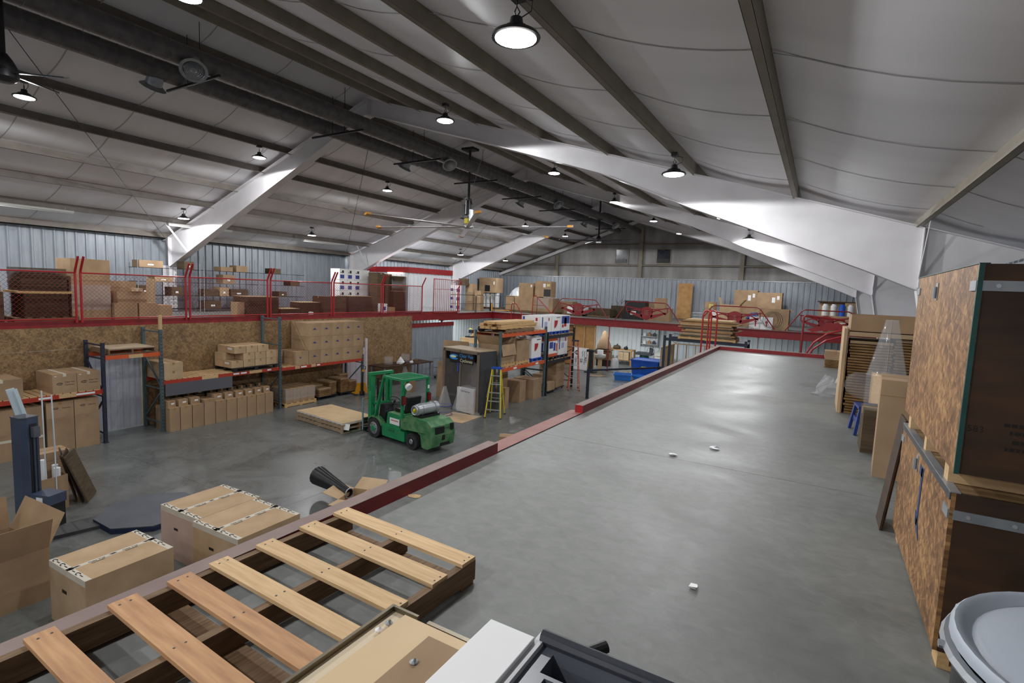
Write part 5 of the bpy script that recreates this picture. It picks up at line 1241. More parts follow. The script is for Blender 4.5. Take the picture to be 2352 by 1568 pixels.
for k in range(9):
    p = Vector((rr.uniform(-.3, .3), 0, 0)); pts = [p]
    for j in range(4): p = p+Vector((rr.uniform(-.25, .25), rr.uniform(-.1, .1), rr.uniform(.15, .45))); pts.append(p)
    MB().tube(pts, .009, 5).build('wire', BLACKM, t)
carton((-8.3, 31.3, FZ), 1.5, .8, .75, 'brown box behind the middle flame rail'); carton((-8.7, 32.3, FZ), 1.0, .6, 1.0, 'plain brown box behind the lower one at the middle flame rail')
carton((yp(1516, 700, 31.0).x, 31.2, FZ), .62, .5, 1.35, 'tall narrow brown carton at the right end of the middle flame rail')
tag(MB().cbox(0, 0, 1.2, .95, .03, 2.35, rx=-.06).cbox(0, -.02, 1.2, .85, .012, 2.2, rx=-.06).build('plywood_sheet', PLY, None, (-7.95+.1, 35.9, FZ)), 'tall brown plywood panel leaning on the ribbed end wall', 'plywood')
t = carton((-5.6, 32.6, FZ), .6, .5, 1.25, 'brown carton with yellow note by the plywood panel'); patch(t, '-y', .4, .8, .7, .9, mat('note_y', S(214, 200, 110)))
open_carton((-5.0, 32.0, FZ), .7, .6, .75, 'white open carton with raised flaps near the plywood panel', m=PAPER, flaps=(('+x', 30), ('-x', 20)))
t = thing('wire_basket', 'bent chrome wire basket on the far mezzanine by the plywood panel', 'basket', (-6.0, 31.4, FZ+.0))
for k in range(4): MB().tube([(-.35, -.2, .15+k*.15), (.35, -.2, .15+k*.15), (.35, .2, .15+k*.15), (-.35, .2, .15+k*.15)], .012, 5, closed=True).build('wire_ring', ALU, t)
for x in (-.35, 0, .35): MB().tube([(x, -.2, .6), (x, -.2, .0), (x, .2, 0), (x, .2, .6)], .012, 5).build('wire_rib', ALU, t)
for i, (x, w, h) in enumerate(((yp(1712, 690, 33.7).x, 1.25, 1.8), (yp(1767, 690, 33.7).x, 1.3, 1.7))):
    carton((x, 34.2, FZ), w, 1.0, .42, 'flat brown base carton below the %s upper tall box' % ('left' if i == 0 else 'right'), group='base cartons')
    t = carton((x, 34.2, FZ+.42), w, 1.0, h-.2, 'tall brown box with two white labels near the end wall, %s of two' % ('left' if i == 0 else 'right'), group='tall labelled boxes'); patch(t, '-y', .6, .73, .62, .82, PAPER); patch(t, '-y', .8, .9, .74, .88, PAPER)
t = open_carton((yp(1676, 700, 31.4).x, 31.8, FZ+.2), 1.05, .8, .95, 'pale open carton with one raised flap before the tall labelled boxes', m=CBL, flaps=(('+x', 40), ('-x', 12)), fl=.4); 
pallet((yp(1676, 700, 31.4).x, 31.8, FZ), 1.2, 1.0, 'pallet under the pale open carton on the far mezzanine', h=.2, along='x')
t = thing('tarp', 'crumpled blue tarp bundle on the far mezzanine', 'tarp', (-2.9, 31.1, FZ+.41)); q = MB().lathe([(0, .34), (.2, .32), (.4, .2), (.5, .06), (.45, 0)], 14); rr = random.Random(6); q.v = [(x*1.25+rr.uniform(-.08, .08), y*.7+rr.uniform(-.06, .06), max(0, z+rr.uniform(-.05, .07))) for x, y, z in q.v]; q.build('tarp_fold', mat('tarp_blue', S(26, 52, 112), S(36, 66, 132), 6, .5), t); MB().cbox(.15, -.1, .36, .3, .2, .08, ry=.4).build('white_fold', PAPER, t)
carton((-2.95, 31.1, FZ), 1.2, .8, .4, 'flat brown carton under the blue tarp bundle')
t = carton((-2.6, 29.9, FZ), 1.1, .5, .62, 'white carton with red arrows below the blue tarp', m=PAPER, tape=None)
for u in (.25, .72):
    patch(t, '-y', u, u+.05, .2, .55, INKR, 'arrow_shaft'); w_, d_, h_ = t['dim']; x = -w_/2+(u+.025)*w_; MB().prism([(x-.08, -d_/2-.003, .34), (x+.08, -d_/2-.003, .34), (x, -d_/2-.003, .46)], (0, .002, 0)).build('arrow_head', INKR, t)
t = open_carton((yp(1776, 730, 29.8).x, 30.2, FZ), 1.4, .9, 1.05, 'big worn brown carton with wires at the right flame rail', flaps=(('+x', 120), ('-x', 110)), fl=.25)
t = thing('chicken_wire', 'loose dark wire coil against the big worn carton', 'wire', (yp(1776, 730, 29.8).x, 29.5, FZ))
for k in range(3): MB().tube([((.25+.1*k)*math.cos(a), .01*k, .5+(.35+.04*k)*math.sin(a)) for a in [j*2*math.pi/24 for j in range(24)]], .01, 5, closed=True).build('wire_loop', BLACKM, t)
carton((.9, 30.6, FZ), 1.5, 1.0, .35, 'low brown carton under white foam sheets at the right'); 
for k in range(3): tag(MB().cbox(0, 0, 0, 1.4, .5, .05).cbox(0, .26, 0, 1.36, .02, .046).build('foam_sheet', PAPER, None, (.8+.1*k, 30.5, FZ+.375+.052*k), .1*k-.1), 'white foam sheet on the low brown carton, %s from below' % ORD[k], 'foam', 'white foam sheets')
for i in range(5): tag(MB().lathe([(0, 0), (.16, 0), (.16, .5), (.1, .58), (.1, .62), (0, .62)], 14).build('plastic_jar', (WHITE, WHITE, BLUE, WHITE, CLEAR)[i], None, (.2+i*.38, 32.6, FZ+.8)), '%s plastic jar on the far right shelf box, %s from left' % (('white', 'white', 'blue', 'white', 'clear')[i], ORD[i]), 'jar', 'jars at the far right')
carton((1.0, 32.6, FZ), 2.0, .7, .8, 'long brown carton under the row of jars'); tag(MB().box(-.2, 1.95, 33.6, 33.9, FZ+1.5, FZ+1.56).box(-.15, 1.9, 33.5, 33.6, FZ+1.5, FZ+1.54).build('brown_plank', PLYD), 'dark brown plank on top of boxes at the far right', 'plank')
carton((.5, 34.4, FZ), 1.2, 1.0, 1.5, 'brown carton below the dark plank, left'); carton((1.5, 33.75, FZ), .8, .6, 1.5, 'brown carton below the dark plank, right')
# ------------------------------------------------------------------ stacked sheets on dark rack, in front of the far beam
t = thing('storage_rack', 'dark blue low rack carrying the stack of old sheets', 'rack', (-4.3, 24.5, 0))
for x in (-1.7, 1.7):
    for y in (-.5, .5): MB().box(x-.05, x+.05, y-.05, y+.05, 0, 2.72).build('post', NAVY, t)
for z in (2.62,):
    for y in (-.5, .5): MB().box(-1.7, 1.7, y-.03, y+.03, z-.13, z).build('beam', NAVY, t)
MB().box(1.2, 1.75, -.45, .45, 2.55, 2.62).build('grey_block', STEEL, t)
pallet((-4.2, 24.5, 2.62), 2.4, 1.2, 'pallet under the stack of old sheets on the dark rack', m=PINEY, along='x')
r = random.Random(12); z = 2.752; TM = [OLDW, TEAL, PLY, WHITE, OLDW, PLY, CBP, OLDW, DGREY, PLY, OLDW, CBP, PLY, OLDW, PLY, CBP]
for k in range(16):
    th = r.uniform(.03, .075) if k != 3 else .02; L = r.uniform(1.9, 2.5)
    tag(MB().box(-L/2, L/2, -.6, .6, 0, th-.004).box(-L/2+.01, L/2-.01, -.59, .59, th-.004, th-.002).build('old_sheet', TM[k], None, (-4.2+r.uniform(-.08, .08), 24.5, z), r.uniform(-.03, .03)), 'old board in the sheet stack on the dark rack, %s from below' % (ORD+['thirteenth', 'fourteenth', 'fifteenth', 'sixteenth'])[k], 'board', 'old boards in the stack'); z += th
# red ladder hoops at the mezzanine corner
t = thing('ladder_rails', 'bright red tubular ladder hoops rising at the mezzanine corner', 'ladder', (-2.8, 16.45, 0))
for y in (0, .34):
    xo = y*.32
    MB().tube([(xo-.22, y, 1.2), (xo-.22, y, 3.98), (xo-.18, y, 4.08), (xo-.1, y, 4.12), (xo-.02, y, 4.08), (xo+.02, y, 3.98), (xo+.02, y, 2.9)], .024, 8).build('hoop', REDB, t)
for z in (1.4, 1.7, 2.0, 2.3, 2.6): MB().cone((-.22, 0, z), (-.11, .34, z), .014, n=6).build('rung', REDB, t)
# curved red stair railing at the far right end of the mezzanine
t = thing('stair_rail', 'curved red stair railing with flame panel behind the mezzanine end', 'railing', (-.4, 17.2, 3.0))
MB().tube([(0, 0, -.4), (0, 0, 1.05), (.04, 0, 1.1), (1.0, 0, 1.02)], .028, 8).build('post_tube', RED, t)
MB().cone((0, 0, .62), (1.2, 0, .62), .022, n=8).build('mid_rail', RED, t); MB().cone((0, 0, .0), (1.2, 0, .02), .02, n=8).build('low_rail', RED, t)
for k, dz in enumerate((0, -.18)): MB().tube([(.05, -.1, -.4), (.1, -.1, -.05+dz), (.3, -.1, .35+dz), (.6, -.1, .62+dz), (1.1, -.1, .8+dz)], .026, 8).build('curved_rail', REDB, t)
MB().prism([(.08, .02, .7), (.3, .02, .78), (.55, .02, .9), (.85, .02, .95), (1.1, .02, .78), (1.1, .02, .68), (.8, .02, .72), (.5, .02, .7), (.25, .02, .64)], (0, .012, 0)).build('flame_plate', RED, t)
# ------------------------------------------------------------------ workshop under the far mezzanine
t = struct(MB().box(-12.75, -11.35, 29.25, 29.27, 0, 2.6).build('wall_plywood', PLY))
for i in range(3): MB().box(-12.75+i*.67, -12.71+i*.67, 29.16, 29.25, 0, 2.6).build('stud', PINE, t)
MB().box(-12.75, -11.35, 29.16, 29.25, 2.52, 2.6).build('plate', PINE, t)
t = struct(MB().box(-14.4, -12.8, 29.8, 29.82, 0, 2.5).build('wall_plywood_left', PLY))
for i in range(3): MB().box(-14.4+i*.75, -14.36+i*.75, 29.72, 29.8, 0, 2.5).build('stud', PINE, t)
# sign board turned on its side
t = thing('sign_board', 'white board turned on its side lettered RELAX SIP and UNWIND', 'sign', (-11.85, 28.3, 0), 0)
MB().cbox(0, 0, .65, .9, .03, 1.28, rx=-.1).build('board', PAPER, t)
for i, (s, x, sz) in enumerate((('RELAX', .3, .24), ('SIP &', .05, .24), ('UNWIND', -.28, .16))):
    text(s, sz, INK, t, (x, -.06+.0, .42), (math.pi/2-.1, math.pi/2, 0)).location.y = -.02-.1*(.65-.42)*0-.0+(.42-.65)*.1*1-.0
q = MB(); q.tube([(-.25+.1*math.cos(a), -.0, 1.0+.1*math.sin(a)) for a in [k*2*math.pi/16 for k in range(14)]], .03, 5); q.v = [(x, .012+(z-.65)*.1-.035, z) for x, y, z in q.v]; q.build('emblem', INK, t)
q = MB()
for k in range(3): q.tube([(.1+.13*k, 0, .78), (.13+.13*k, 0, .9), (.07+.13*k, 0, 1.0), (.13+.13*k, 0, 1.12)], .012, 5)
q.v = [(x, (z-.65)*.1-.025, z) for x, y, z in q.v]; q.build('flourish', INK, t)
t = thing('black_pedestal', 'black steel pedestal stand beside the lettered board', 'stand', (-11.0, 27.8, 0)); MB().box(-.22, .22, -.2, .2, 1.18, 1.3).build('head', BLACKM, t); MB().box(-.1, .1, -.1, .1, .05, 1.18).build('column', BLACKM, t); MB().box(-.3, .3, -.25, .25, 0, .05).build('base', BLACKM, t)
t = thing('bench_sink', 'round white topped bench grinder stand next to the red post', 'machine', (-10.75, 28.55, 0)); MB().lathe([(0, .72), (.2, .74), (.32, .85), (.34, .98), (0, .98)], 16).build('bowl', CREAM, t); MB().box(-.1, .1, -.08, .08, 0, .72).build('stand', PINE, t); MB().cbox(0, 0, 1.12, .3, .2, .26).build('motor', PAPER, t)
def bench(x, y, w, d, h, label, m=PLY):
    t = thing('workbench', label, 'workbench', (x, y, 0)); MB().box(-w/2, w/2, -d/2, d/2, h-.05, h).build('bench_top', m, t)
    for sx in (-1, 1):
        for sy in (-1, 1): MB().box(sx*(w/2-.06)-.045, sx*(w/2-.06)+.045, sy*(d/2-.06)-.045, sy*(d/2-.06)+.045, 0, h-.05).build('leg', m, t)
    MB().box(-w/2+.05, w/2-.05, -d/2+.05, d/2-.05, .3, .33).build('lower_shelf', m, t); return t
bench(-11.0, 32.5, 2.0, .8, .98, 'wooden workbench with lower shelf against the white workshop wall')
for i in range(6): carton((-10.75+(i % 2)*.36, 32.3, .34+(i//2)*.17), .34, .3, .165, 'small wooden drawer box on the workbench shelf, %s' % ORD[i], m=CBL, group='drawer boxes under bench', tape=None)
tag(MB().lathe([(0, 0), (.22, .02), (.26, .1), (.2, .22), (0, .26)], 12).cone((0, 0, .25), (.05, 0, .32), .04, n=8).build('sack', CBD, None, (-11.1, 32.4, .98)), 'brown sack on the workbench', 'sack')
tag(MB().lathe([(0, 0), (.12, .02), (.15, .1), (.1, .18), (0, .2)], 12).cone((0, 0, .18), (.08, 0, .24), .03, n=8).build('tool_bundle', BLACK, None, (-10.5, 32.4, .98)), 'dark tool bundle on the workbench', 'tool')
t = thing('storage_jug', 'white plastic jug on the floor right of the red post', 'jug', (-10.05, 29.15, 0)); MB().lathe([(0, 0), (.2, 0), (.21, .05), (.21, .6), (.14, .75), (.07, .8), (.07, .86), (0, .86)], 18).build('jug_body', WHITE, t, smooth=True); MB().tube([(.09, 0, .8), (.2, 0, .78), (.2, 0, .6)], .018, 6).build('jug_handle', WHITE, t); MB().lathe([(0, .86), (.075, .86), (.075, .9), (0, .9)], 12).build('cap', WHITE, t)
t = thing('pedestal_machine', 'teal drill press stand with grey table in the workshop', 'machine', (-9.35, 32.6, 0)); MB().lathe([(0, 0), (.42, 0), (.36, .15), (.28, .75), (0, .75)], 4).build('base', TEAL, t); MB().box(-.5, .5, -.35, .35, .75, .9).build('work_table', DGREY, t); MB().box(.3, .5, .0, .2, .9, 1.3).build('upright', DGREY, t); MB().tube([(.4+.22*math.cos(k*.4), -.1, 1.05+.22*math.sin(k*.4)) for k in range(16)], .02, 6, closed=True).build('hand_wheel', STEEL, t)
t = thing('cream_cabinet', 'cream steel cabinet with lid by the stud wall', 'cabinet', (-8.2, 32.6, 0)); MB().box(-.4, .4, -.35, .35, .0, .75).build('body', CREAM, t); MB().prism([(-.42, -.37, .78), (.42, -.37, .78), (.42, .37, 1.0), (-.42, .37, 1.0)], (0, 0, .06)).build('lid', CREAM, t); MB().box(-.06, .06, -.365, -.35, .4, .44).build('latch', BLACK, t)
t = thing('wall_shelf', 'metal wall shelf unit with small goods on the workshop wall', 'shelf', (-9.3, 33.5, 1.2))
for x in (-.55, .55): MB().box(x-.02, x+.02, -.2, .1, 0, 1.3).build('side', STEEL, t)
for z in (.15, .65): MB().box(-.55, .55, -.2, .1, z, z+.03).build('board', WHITE, t)
rr = random.Random(21)
for k in range(6):
    z = 1.2+.18 if k < 3 else 1.2+.68
    tag(MB().box(-.09, .09, -.08, .08, 0, .18).cone((0, 0, .18), (0, 0, .24), .04, n=8).build('supply_can', (PAPER, ORGW, DGREY)[k % 3], None, (-9.62+(k % 3)*.3, 33.42, z)), '%s can on the %s board of the workshop wall shelf' % (('white', 'tan', 'grey')[k % 3], 'lower' if k < 3 else 'upper'), 'can')
t = thing('white_pipe', 'white vertical pipe with hoop on the workshop wall', 'pipe', (-8.5, 33.5, 0)); MB().cone((0, 0, 0), (0, 0, 2.6), .1, n=12).build('pipe', WHITE, t); MB().tube([(.8+.28*math.cos(k*.35), -.05, 1.9+.28*math.sin(k*.35)) for k in range(18)], .012, 5, closed=True).build('hanging_hoop', BLACKM, t)
t = thing('dust_extractor', 'cluttered machine with hanging beige filter bag left of the red post', 'machine', (-11.45, 31.0, 0)); MB().lathe([(0, 2.2), (.1, 2.15), (.25, 1.7), (.42, 1.3), (.45, 1.1), (0, 1.1)], 14).build('filter_bag', OLDW, t, smooth=True); MB().box(-.5, .5, -.3, .3, .95, 1.05).build('table', OLDW, t); MB().box(-.45, .45, -.28, .28, .4, .9).build('cabinet', OLDW, t); MB().box(-.4, .4, -.2, .2, 0, .4).build('stand', BLACKM, t)
text('OUR', .3, INK, None, (-12.0, 30.3, 1.9), (math.pi/2, math.pi/2, 0)) if 0 else None
t = thing('banner', 'narrow white banner with dark lettering hanging left of the filter bag', 'banner', (-11.85, 30.1, 1.0)); MB().box(-.2, .2, -.01, .01, 0, 1.5).build('cloth', PAPER, t); text('OUR', .3, INK, t, (0, -.013, .8), (math.pi/2, math.pi/2, 0)); MB().cone((-.22, 0, 1.5), (.22, 0, 1.5), .02, n=8).build('rod', PINE, t)
def tote(loc, w, d, h, label, rz=0, m=BLUE):
    t = thing('plastic_tote', label, 'bin', loc, rz); a, b = w/2, d/2; c = .88
    q = MB().add([(-a*c, -b*c, 0), (a*c, -b*c, 0), (a*c, b*c, 0), (-a*c, b*c, 0), (-a, -b, h), (a, -b, h), (a, b, h), (-a, b, h)], [(0, 1, 5, 4), (1, 2, 6, 5), (2, 3, 7, 6), (3, 0, 4, 7), (3, 2, 1, 0)]); q.build('tub', m, t)
    MB().box(-a-.03, a+.03, -b-.03, -b, h-.05, h+.02).box(-a-.03, a+.03, b, b+.03, h-.05, h+.02).box(-a-.03, -a, -b, b, h-.05, h+.02).box(a, a+.03, -b, b, h-.05, h+.02).build('rim', m, t)
    return t
t = tote((-8.0, 28.6, 0), 1.5, 1.2, .95, 'big blue plastic tub with yellow sticker behind the curb'); MB().box(-.75, .75, -.6, .6, .9, .95).build('lid', BLUE, t); MB().box(-.15, .1, -.6, -.575, .5, .62).build('sticker', YEL, t)
tote((-8.7, 26.6, 0), .9, .6, .32, 'low bright blue crate in front of the big blue tub', .3, mat('sky_blue', S(40, 120, 210), S(50, 130, 220), 5, .4)); tote((-7.8, 26.9, 0), .7, .5, .28, 'second low bright blue crate next to the big blue tub', -.2, MATS['sky_blue'])
tag(MB().cbox(0, 0, .006, .7, .4, .012).cbox(.3, .1, .014, .3, .25, .004, rz=.5).build('cardboard_scrap', CB, None, (-10.3, 26.9, 0), .3), 'torn cardboard scrap on the floor near the black pedestal', 'cardboard')
t = thing('hose', 'thin dark hose curling over the workshop floor', 'hose', (-9.3, 29.0, .012)); MB().tube([(-.6, -.2, 0), (-.2, -.5, 0), (.3, -.3, 0), (.5, .3, 0), (.4, 1.0, .0)], .012, 6).build('hose_tube', BLACK, t); MB().cone((-.6, -.2, 0), (-.68, -.16, 0), .02, n=8).build('hose_end', STEEL, t)
# stud-framed half wall behind the curb
t = thing('stud_wall', 'unfinished pine stud half wall standing behind the mezzanine curb', 'wall frame', (0, 0, 0))
ax, ay = -7.15, 28.0
for k in range(6): MB().box(ax, ax+.09, ay+.1+k*.5, ay+.14+k*.5, 0, 1.75).build('stud', PINE, t)
MB().box(ax-.01, ax+.1, ay, ay+3.0, 1.75, 1.8).build('top_plate', PINE, t); MB().box(ax-.03, ax-.01, ay, ay+2.8, 0, 1.75).build('sheathing', WHITE, t)
MB().box(ax, ax+2.2, ay+2.75, ay+2.84, 1.75, 1.8).build('top_plate', PINE, t)
for k in range(5): MB().box(ax+.2+k*.5, ax+.24+k*.5, ay+2.75, ay+2.84, 0, 1.75).build('stud', PINE, t)
# lumber and saw in the far left corner
rr = random.Random(31)
t = bench(-19.6, 28.6, 1.6, .9, .95, 'rough lumber table in the lit far left corner', PINE)
for k in range(9): tag(MB().cbox(0, 0, .045, 1.6+rr.uniform(-.2, .3), .12, .085).cbox(0, 0, .089, 1.4, .11, .002).build('timber_board', PINE, None, (-19.6+rr.uniform(-.15, .15), 28.3+.16*(k % 4), .952+.092*(k//4)), rr.uniform(-.03, .03)), 'raw pine plank on the far corner lumber table, %s' % ORD[k], 'lumber', 'planks in the far corner')
for k in range(5): tag(MB().cbox(0, 0, .35, .25, .05, .7, rx=-.15).cbox(0, -.03, .35, .2, .01, .66, rx=-.15).build('timber_offcut', PINE, None, (-20.1+k*.29, 29.0, .952), 0), 'upright pine offcut behind the planks, %s' % ORD[k], 'lumber', 'upright offcuts')
t = thing('mitre_saw', 'black and yellow mitre saw on the far corner lumber table', 'saw', (-19.9, 28.5, 1.24)); MB().box(-.25, .25, -.2, .2, 0, .08).build('saw_base', BLACKM, t); MB().cone((0, -.03, .35), (0, .03, .35), .2, n=20).build('blade', STEEL, t); MB().box(-.08, .25, -.06, .06, .3, .5).build('motor', BLACK, t); MB().tube([(-.1, 0, .5), (.0, 0, .6), (.15, 0, .55)], .025, 6).build('handle', YEL, t)
t = thing('white_cart', 'low white bench with red wrapped goods behind the middle rack', 'bench', (-13.6, 26.5, 0)); MB().box(-1.2, 1.2, -.5, .5, 1.0, 1.25).build('top', WHITE, t)
for x in (-1.1, 1.1): MB().box(x-.05, x+.05, -.45, .45, 0, 1.0).build('leg', WHITE, t)
MB().cbox(.9, 0, 1.35, .35, .4, .2).build('red_bundle', INKR, t)
t = thing('white_bag', 'crumpled white bag on the floor before the lumber table', 'bag', (-15.0, 27.0, 0)); q = MB().lathe([(0, 1.05), (.1, 1.0), (.3, .7), (.35, .3), (.3, 0)], 10); q.v = [(x+rr.uniform(-.05, .05), y+rr.uniform(-.05, .05), z) for x, y, z in q.v]; q.build('bag_skin', PAPER, t); MB().cbox(0, 0, 1.07, .08, .08, .08).build('knot', PAPER, t)
# ------------------------------------------------------------------ left foreground: cartons with printed tape
def taped(loc, w, d, h, label, rz, m=None, n=1, hole=True, pink=False):
    t = carton(loc, w, d, h, label, rz, m=m or CBL, tape=None, longy=True)
    for i in range(n):
        u = (i+1)/(n+1) if n == 1 else (.27, .75)[i]; v0 = -d/2
        patch(t, 'top', u-.035, u+.035, 0, 1, TAPEW, 'printed_tape')
        for k in range(5):
            if k % 2: 
                o = ftext(t, 'top', 'Clear Vue', .045, INK, u+.012, .12+.19*k, .003); o.rotation_euler[2] = math.pi/2
                o = ftext(t, 'top', 'Cyclones', .04, INK, u-.014+.028, .12+.19*k, .003); o.rotation_euler[2] = math.pi/2; o.location.x += .04
            else:
                b = MB(); y = -d/2+d*(.1+.2*k); x = -w/2+u*w; q = [(x-.012, y-.045), (x+.018, y-.02), (x+.012, y+.045), (x-.018, y+.02)]; b.prism([(a, c, h+.002) for a, c in q], (0, 0, .001)).build('emblem', INK, t)
    for s, yy in (('near', 0), ('far', 1)):
        patch(t, 'top', 0, 1, yy*.93, .07+yy*.93, TAPEW, 'printed_tape')
        k = 0; x = -w/2+.08
        while x < w/2-.06:
            cy = -d/2+d*(.035+.93*yy); b = MB().tube([(x+.035*math.cos(a), cy+.022*math.sin(a), h+.003) for a in [math.radians(40+q*32) for q in range(9)]], .006, 4); b.build('emblem', INK, t)
            b = MB().box(x+.05, x+.12, cy-.006, cy+.006, h+.002, h+.003).build('text_line', INK, t); x += .2; k += 1
    if hole:
        MB().cbox(-w*.08, -d/2-.002, h*.62, .11, .006, .04).build('hand_hole', BLACK, t)
        patch(t, '-y', 0, 1, .9, 1, TAPEW, 'printed_tape')
    return t
a = gp(128, 1281, .8); taped((-7.83, 3.12, 0), .94, 1.02, .8, 'tall carton with printed white tape nearest the pallet on the lower floor', math.radians(2))
taped((-8.44, 4.78, 0), 1.0, 1.06, .82, 'pink-white sided carton with printed tape, left of the touching pair', math.radians(2), n=1)
o = MB().box(-.5, .5, -.534, -.531, 0, .74).build('plastic_cover', PINKCB, bpy.data.objects['cardboard_box'] if 0 else None); o.parent = [q for q in bpy.data.objects if q.get('label', '').startswith('pink-white sided')][0]
taped((-7.39, 4.74, 0), 1.08, 1.06, .82, 'brown carton with printed tape, right of the touching pair', math.radians(2), n=1)
t = open_carton((-9.42, 2.28, 0), 1.15, .95, .72, 'open brown carton with raised flaps at the lower left picture edge', rz=math.radians(4), flaps=(('+x', 18), ('-x', 10), ('+y', 25), ('-y', -8)), fl=.46)
# pallet wrapping machine: octagonal turntable, mast, control box
def wrapper():
    t = thing('wrapping_machine', 'blue-grey stretch wrapping machine with mast and octagonal turntable', 'machine', (0, 0, 0))
    c = Vector((-10.6, 4.85, 0)); R_ = .85
    MB().prism([(c.x+R_*math.cos(math.radians(22.5+45*k)), c.y+R_*math.sin(math.radians(22.5+45*k)), .0) for k in range(8)], (0, 0, .09)).build('turntable_base', mat('turntable_blue', S(26, 38, 70), S(32, 44, 76), 4, .5), t)
    MB().prism([(c.x+R_*1.0*math.cos(math.radians(22.5+45*k)), c.y+R_*1.0*math.sin(math.radians(22.5+45*k)), .09) for k in range(8)], (0, 0, .015)).build('turntable_plate', MACHG, t)
    m = Vector((-11.1, 3.25, 0)); M = Matrix.Translation(m) @ Matrix.Rotation(math.radians(20), 4, 'Z') @ Matrix.Diagonal((.72, .72, 1, 1))
    MB().bar((m.x, m.y, .03), (c.x-.3, c.y-.7, .03), .5, .06).build('base_arm', DGREY, t)
    MB().prism([(-.2, -.14, .05), (.12, -.2, .05), (.2, -.1, .05), (.2, .14, .05), (-.2, .14, .05)], (0, 0, 2.05)).xf(M).build('mast_cover', MACHB, t)
    MB().box(.201, .21, -.06, .09, .3, 2.0).xf(M).build('mast_slot', BLACK, t)
    MB().box(.2, .26, .02, .06, .3, 1.6).build('x', STEEL, t) if 0 else None
    MB().box(.205, .235, .0, .03, .3, 1.9).xf(M).build('lift_screw', MACHB, t)
    MB().box(.17, .3, -.04, .1, 1.78, 1.95).xf(M).build('mast_bracket', MACHG, t)
    MB().prism([(-.21, -.15, 2.1), (.13, -.21, 2.1), (.21, -.11, 2.1), (.21, .15, 2.1), (-.21, .15, 2.1)], (0, 0, .02)).xf(M).build('mast_cap', MACHG, t)
    k = MB().box(.3, .78, -.15, .2, .3, .8).xf(M).build('film_carriage', BLACK, t)
    MB().box(.28, .8, -.17, .22, .7, .86).xf(M).build('control_head', MACHB, k); MB().box(.45, .62, -.175, -.17, .74, .82).xf(M).build('control_label', PAPER, k)
    MB().cone(M @ Vector((.35, -.25, .35)), M @ Vector((.35, -.25, .75)), .08, n=14).build('film_roll', PAPER, k)
wrapper()
for i, (px, y0, py1, zb) in enumerate((((22, 893), 0, (60, 985), 0),)):
    a, b = xp(22, 893, -11.5), xp(58, 985, -11.45)
    tag(MB().bar(b, a, .11, .03, up=(1, 0, 0)).bar(b+Vector((.06, .05, 0)), a+Vector((.06, .05, 0)), .05, .012, up=(1, 0, 0)).bar(b, Vector((b.x, b.y, .0)), .06, .03).build('plastic_profile', mat('pale_plastic', S(190, 206, 214), rough=.4)), 'pale angled plastic profile sticking up behind the wrapping machine mast', 'plastic profile')
for i, (p, q) in enumerate((((95, 897), (100, 985)), ((118, 907), (126, 1030)))):
    a, b = xp(*p, -12.1), xp(*q, -12.1)
    o = tag(MB().cone(b, a, .012, n=8).cone((b.x, b.y, .02), b, .011, n=8).build('thin_rod', mat('rod_white%d' % i, S(206, 218, 226), rough=.4)), 'thin white upright rod behind the wrapping machine, %s of two' % ('left' if i == 0 else 'right'), 'rod')
t = open_carton((-12.35, 3.9, 0), .5, .42, .66, 'brown carton holding white tubes behind the wrapping machine', rz=math.radians(8), flaps=())
for i, (dx, dy, h, an) in enumerate(((-.1, -.1, .78, .1), (.05, -.05, .95, -.15), (.0, .12, .82, .05), (.14, .1, .8, .1))):
    tag(MB().cone((0, 0, 0), (an*h*.5, 0, h), .05, n=12).cone((an*h*.5, 0, h), (an*h*.5, 0, h+.003), .035, n=12).build('white_tube', PAPER, None, (-12.35+dx, 3.9+dy, .01)), 'white tube standing in the brown carton, %s' % ORD[i], 'tube', 'white tubes in the carton')
for i in range(3):
    tag(MB().cbox(0, 0, .5, .02, .62, 1.0, ry=-.22-.06*i).cbox(.01, 0, .5, .012, .58, .96, ry=-.22-.06*i).build('cardboard_sheet', (CBD, PLYD, CBD)[i], None, (-12.6+.12*i, 4.3+.06*i, 0), math.radians(72-8*i)), 'dark flat sheet leaning behind the carton of tubes, %s' % ORD[i], 'cardboard', 'leaning dark sheets')
for k in range(5): carton((-13.4, 4.3, .17*k), .45, .5, .165, 'small flat carton in the pile behind the wrapping machine, %s from below' % ORD[k], group='flat carton pile')
t = thing('folding_chair', 'folding chair with pale blue back and black frame at the left picture edge', 'chair', (-11.9, 2.75, 0), math.radians(-50))
for s in (-.21, .21): 
    MB().tube([(s, -.22, 0), (s, .12, .78), (s*.9, .14, .86)], .014, 6).build('front_leg', BLACKM, t); MB().tube([(s, .25, 0), (s, -.1, .45)], .014, 6).build('rear_leg', BLACKM, t)
MB().tube([(-.21, .12, .5), (-.21, .13, .75), (-.15, .14, .86), (0, .145, .9), (.15, .14, .86), (.21, .13, .75), (.21, .12, .5)], .014, 6).build('back_frame', BLACKM, t)
MB().prism([(-.19, .115, .52), (.19, .115, .52), (.2, .12, .74), (.13, .13, .85), (-.13, .13, .85), (-.2, .12, .74)], (0, .012, 0)).build('backrest', mat('chair_blue', S(150, 176, 206), rough=.5), t)
MB().cbox(0, -.06, .45, .4, .38, .025).build('seat', mat('chair_seat', S(150, 156, 164), rough=.5), t)
